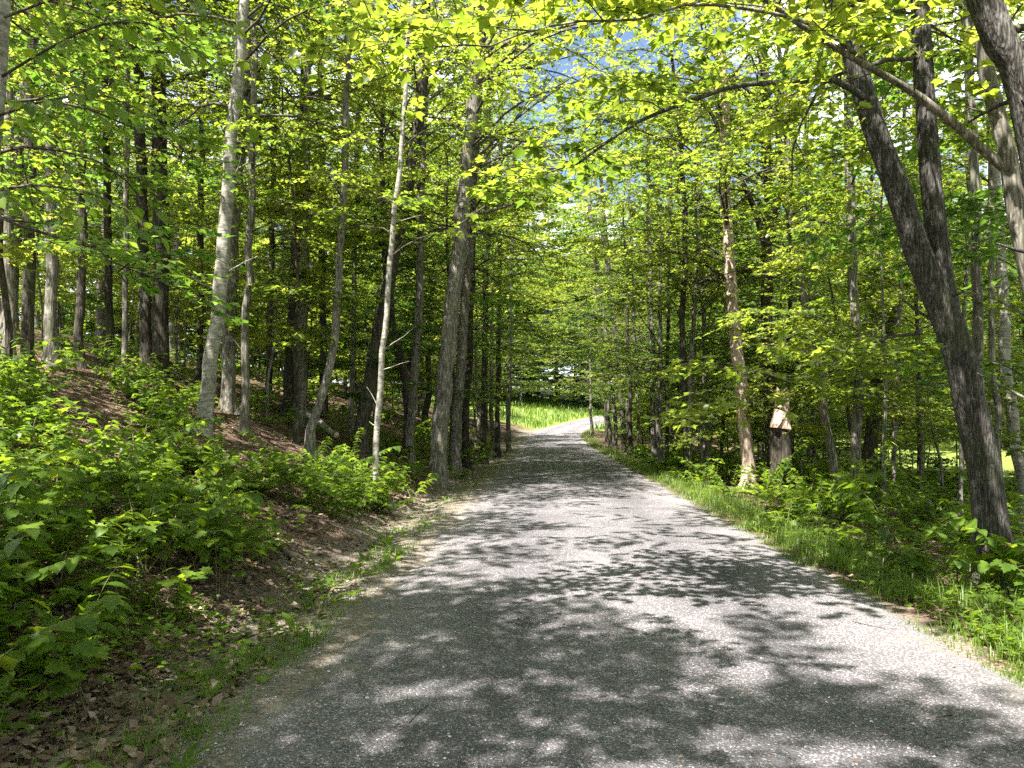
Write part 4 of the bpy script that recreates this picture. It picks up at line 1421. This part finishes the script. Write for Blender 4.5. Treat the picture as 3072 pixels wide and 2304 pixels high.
# dead leaves
N = 66000
Y = near_bias(g, N, 2.8, 40, 0.9)
X = np.where(g.random(N) < 0.75, road_x(Y) - HALF - 0.25 - np.abs(g.normal(0, 1, N)) * (1.2 + 0.35 * Y), road_x(Y) + HALF + 0.2 + np.abs(g.normal(0, 1, N)) * (0.9 + 0.3 * Y))
k = (np.abs(X) < 0.72 * Y + 1.2) & ((X > 0) | (road_x(Y) - X > HALF + 0.9) | (g.random(N) < 0.3))
X, Y = X[k], Y[k]
N = len(X)
pos = np.stack([X, Y, gz(X, Y) + g.uniform(0.004, 0.03, N)], -1)
az = g.uniform(0, 6.28, N)
nor = nrm(np.stack([g.normal(0, 0.45, N), g.normal(0, 0.45, N), np.ones(N)], -1))
mb = MB()
leaves(mb, 'far', pos, azel(az, g.normal(0.05, 0.3, N)), nor, np.clip(g.lognormal(-3.05, 0.38, N), 0.018, 0.1), g.uniform(0, 1, N) ** 1.7)
# a few leaves and scraps blown onto the road
n2 = 420
Y2 = near_bias(g, n2, 2.4, 25, 0.9)
X2 = road_x(Y2) + g.uniform(-0.98, 0.98, n2) * HALF
p2 = np.stack([X2, Y2, surface(X2, Y2) + 0.006], -1)
leaves(mb, 'far', p2, azel(g.uniform(0, 6.28, n2), g.normal(0.1, 0.2, n2)), nrm(np.stack([g.normal(0, 0.3, n2), g.normal(0, 0.3, n2), np.ones(n2)], -1)), g.uniform(0.012, 0.04, n2), g.uniform(0, 1, n2))
link('dead_leaves', mb.mesh('dead_leaves', M_LITTER), kind='stuff', label='brown dead leaves lying over the forest floor', category='leaf litter')

# low green ground cover on the bank and on the low ground
N = 40000
Y = near_bias(g, N, 3.0, 45, 0.8)
X = np.where(g.random(N) < 0.6, road_x(Y) - HALF - 0.3 - np.abs(g.normal(0, 1, N)) * (1.0 + 0.25 * Y), road_x(Y) + HALF + 0.15 + np.abs(g.normal(0, 1, N)) * (0.8 + 0.28 * Y))
pat = np.sin(2.1 * X + 0.7 * Y) * np.sin(1.6 * Y - 0.9 * X) + 0.5 * np.sin(4.7 * X + 1) * np.sin(5.2 * Y)
bare = np.array([bare_patch(a, b) for a, b in zip(X, Y)]) | ((X < 0) & (road_x(Y) - X < HALF + 1.2) & (g.random(N) < 0.8))
k = (pat > np.where(X > 0, -0.8, 0.0)) & (np.abs(X) < 0.72 * Y + 1.0) & ~bare
X, Y = X[k], Y[k]
N = len(X)
pos = np.stack([X, Y, gz(X, Y) + g.uniform(0.02, 0.16, N)], -1)
mb = MB()
leaves(mb, 'mid', pos, azel(g.uniform(0, 6.28, N), g.normal(0.0, 0.25, N)), nrm(np.stack([g.normal(0, 0.3, N), g.normal(0, 0.3, N), np.ones(N)], -1)), g.uniform(0.03, 0.075, N) * (1 + Y / 50), g.uniform(0, 1, N))
link('ground_cover', mb.mesh('ground_cover', M_LEAF2), kind='stuff', label='small green leaves of low ground cover on the forest floor', category='ground cover')

# loose stone chips
N = 24000
Y = near_bias(g, N, 2.2, 18, 1.1)
d = g.uniform(-1.0, 1.0, N) * (HALF + 0.05)
k = g.random(N) < 0.3
d[k] = -HALF - np.abs(g.normal(0, 0.35, k.sum()))
X = road_x(Y) + d
o8 = np.array([(1, 0, 0), (0.1, 1, 0), (-1, 0.1, 0), (0, -1, 0), (0.1, 0, 0.75), (0, 0, -0.6)], float)
f8 = np.array([(0, 1, 4), (1, 2, 4), (2, 3, 4), (3, 0, 4), (1, 0, 5), (2, 1, 5), (3, 2, 5), (0, 3, 5)])
r = np.clip(g.lognormal(-5.35, 0.42, N), 0.002, 0.016)
a = g.uniform(0, 6.28, N)
q = o8[None] * g.uniform(0.6, 1.2, (N, 6, 1)) * r[:, None, None]
V = np.stack([q[..., 0] * np.cos(a)[:, None] - q[..., 1] * np.sin(a)[:, None], q[..., 0] * np.sin(a)[:, None] + q[..., 1] * np.cos(a)[:, None], q[..., 2]], -1)
V = V + np.stack([X, Y, surface(X, Y) + r * 0.3], -1)[:, None]
mb = MB().add(V.reshape(-1, 3), (f8[None] + (np.arange(N) * 6)[:, None, None]).reshape(-1, 3), np.repeat(g.uniform(0, 1, N) ** 1.6, 6))
link('gravel', mb.mesh('gravel', M_STONE, smooth=False), kind='stuff', label='loose grey stone chips on the road', category='gravel')

# ------------------------------------------------------------------ dead wood
def px3(pts):
    return np.array([at(a * 1024 / 2212, b * 1024 / 2212, yy) for a, b, yy in pts])


Yb = 20.0
P = px3([(1686, 1010, Yb), (1686, 940, Yb), (1688, 905, Yb)])
P[0, 2] = float(gz(P[0, 0], Yb)) - 0.05
base = P[0].copy()
o = thing('tree_snag', 'short broken-off snag with a pale bare wood face beside the dark straight trunk', 'snag', base)
v, f = trunk_mesh(g, smooth_path(P, 0.2) - base, np.full(len(smooth_path(P, 0.2)), 0.26), 14, 0.3, 0.05)
link('trunk', MB().add(v, f).mesh('trunk', B_DARK), o)
Pw = px3([(1684, 925, Yb - 0.12), (1688, 885, Yb - 0.12), (1690, 846, Yb - 0.10)])
Pw = smooth_path(Pw, 0.2)
v, f = trunk_mesh(g, Pw - base, np.linspace(0.245, 0.15, len(Pw)), 12, 0.0, 0.14)
v[-12:, 2] += 0.9 * (v[-12:, 0] - v[-12:, 0].mean()) + g.normal(0, 0.12, 12)        # torn, slanting top
cen = v[-12:].mean(0)[None] - [0, 0, 0.06]
nv = len(v)
mb = MB().add(v, f)
mb.add(np.vstack([v[-12:], cen]), [(12, k2, (k2 + 1) % 12) for k2 in range(12)])
link('bare_wood', mb.mesh('bare_wood', M_WOOD, smooth=False), o)

for nm, lb, pts, r0, r1, bk in [
        ('dead_trunk', 'broken dead trunk leaning up with a snapped tip beyond the grey patched trunk', [(1870, 990, 20), (1890, 860, 20), (1908, 760, 20.2), (1928, 690, 20.4), (1946, 648, 20.5)], 0.2, 0.10, B_DARK),
        ('fallen_log', 'pale fallen log propped against the black trunks up the bank', [(640, 800, 20.5), (690, 836, 19.5), (728, 866, 18.7)], 0.10, 0.07, B_PALE),
        ('fallen_log', 'dark fallen branch lying across the leaf litter under the bank thicket', [(560, 1148, 9.0), (600, 1172, 8.7), (632, 1190, 8.5)], 0.03, 0.02, B_DARK),
        ('fallen_log', 'thin mossy log lying in the undergrowth of the low ground', [(1930, 1010, 17), (2010, 985, 17.5), (2090, 975, 18)], 0.09, 0.06, B_GREY)]:
    P = px3(pts)
    if nm == 'dead_trunk':
        P[0, 2] = float(gz(P[0, 0], P[0, 1])) - 0.05
    base = P[0].copy()
    P = smooth_path(P, 0.2)
    if nm == 'fallen_log':
        zz = gz(P[:, 0], P[:, 1])
        P[:, 2] = np.maximum(np.minimum(P[:, 2], zz + 0.35), zz + 0.02) if 'propped' in lb else zz + r0 * 0.8
        base[2] = P[0, 2]
    o = thing(nm, lb, 'log' if nm == 'fallen_log' else 'dead tree', base)
    rr = np.linspace(r0, r1, len(P))
    v, f = trunk_mesh(g, P - base, rr, 10, 0.0, 0.08)
    link('trunk' if nm == 'dead_trunk' else 'log', MB().add(v, f).mesh('log', bk), o)
    for e, c in ((0, P[0]), (-1, P[-1])):
        ring = v[:10] if e == 0 else v[-10:]
        cen = ring.mean(0)[None]
        fan = [(10, i, (i + 1) % 10) for i in range(10)]
        link('broken_end', MB().add(np.vstack([ring, cen + (cen - (P[len(P) // 2] - base)) * 0.03]), fan).mesh('broken_end', M_WOOD, smooth=False), o)
for i in range(16):                                       # sticks dropped on the road and its shoulders
    Yk = near_bias(g, 1, 2.6, 9, 1.0)[0]
    Xk = float(road_x(Yk)) + g.uniform(-1.25, 1.0) * HALF
    n = 5
    P = grow(g, np.zeros((1, 3)), np.array([g.uniform(0, 6.28)]), np.array([0.0]), np.array([g.uniform(0.08, 0.28)]), n, 0.25)[0]
    P[:, 2] = surface(P[:, 0] + Xk, P[:, 1] + Yk) - float(surface(Xk, Yk)) + 0.005
    v, f = tubes(P[None], np.linspace(0.004, 0.0018, n)[None], 5)
    o = link('fallen_twig', MB().add(v, f).mesh('fallen_twig', B_TWIG), None, (Xk, Yk, float(surface(Xk, Yk))))
    o['label'] = 'short brown twig lying on the gravel of the road'
    o['category'] = 'twig'
    o['group'] = 'twigs lying on the road'
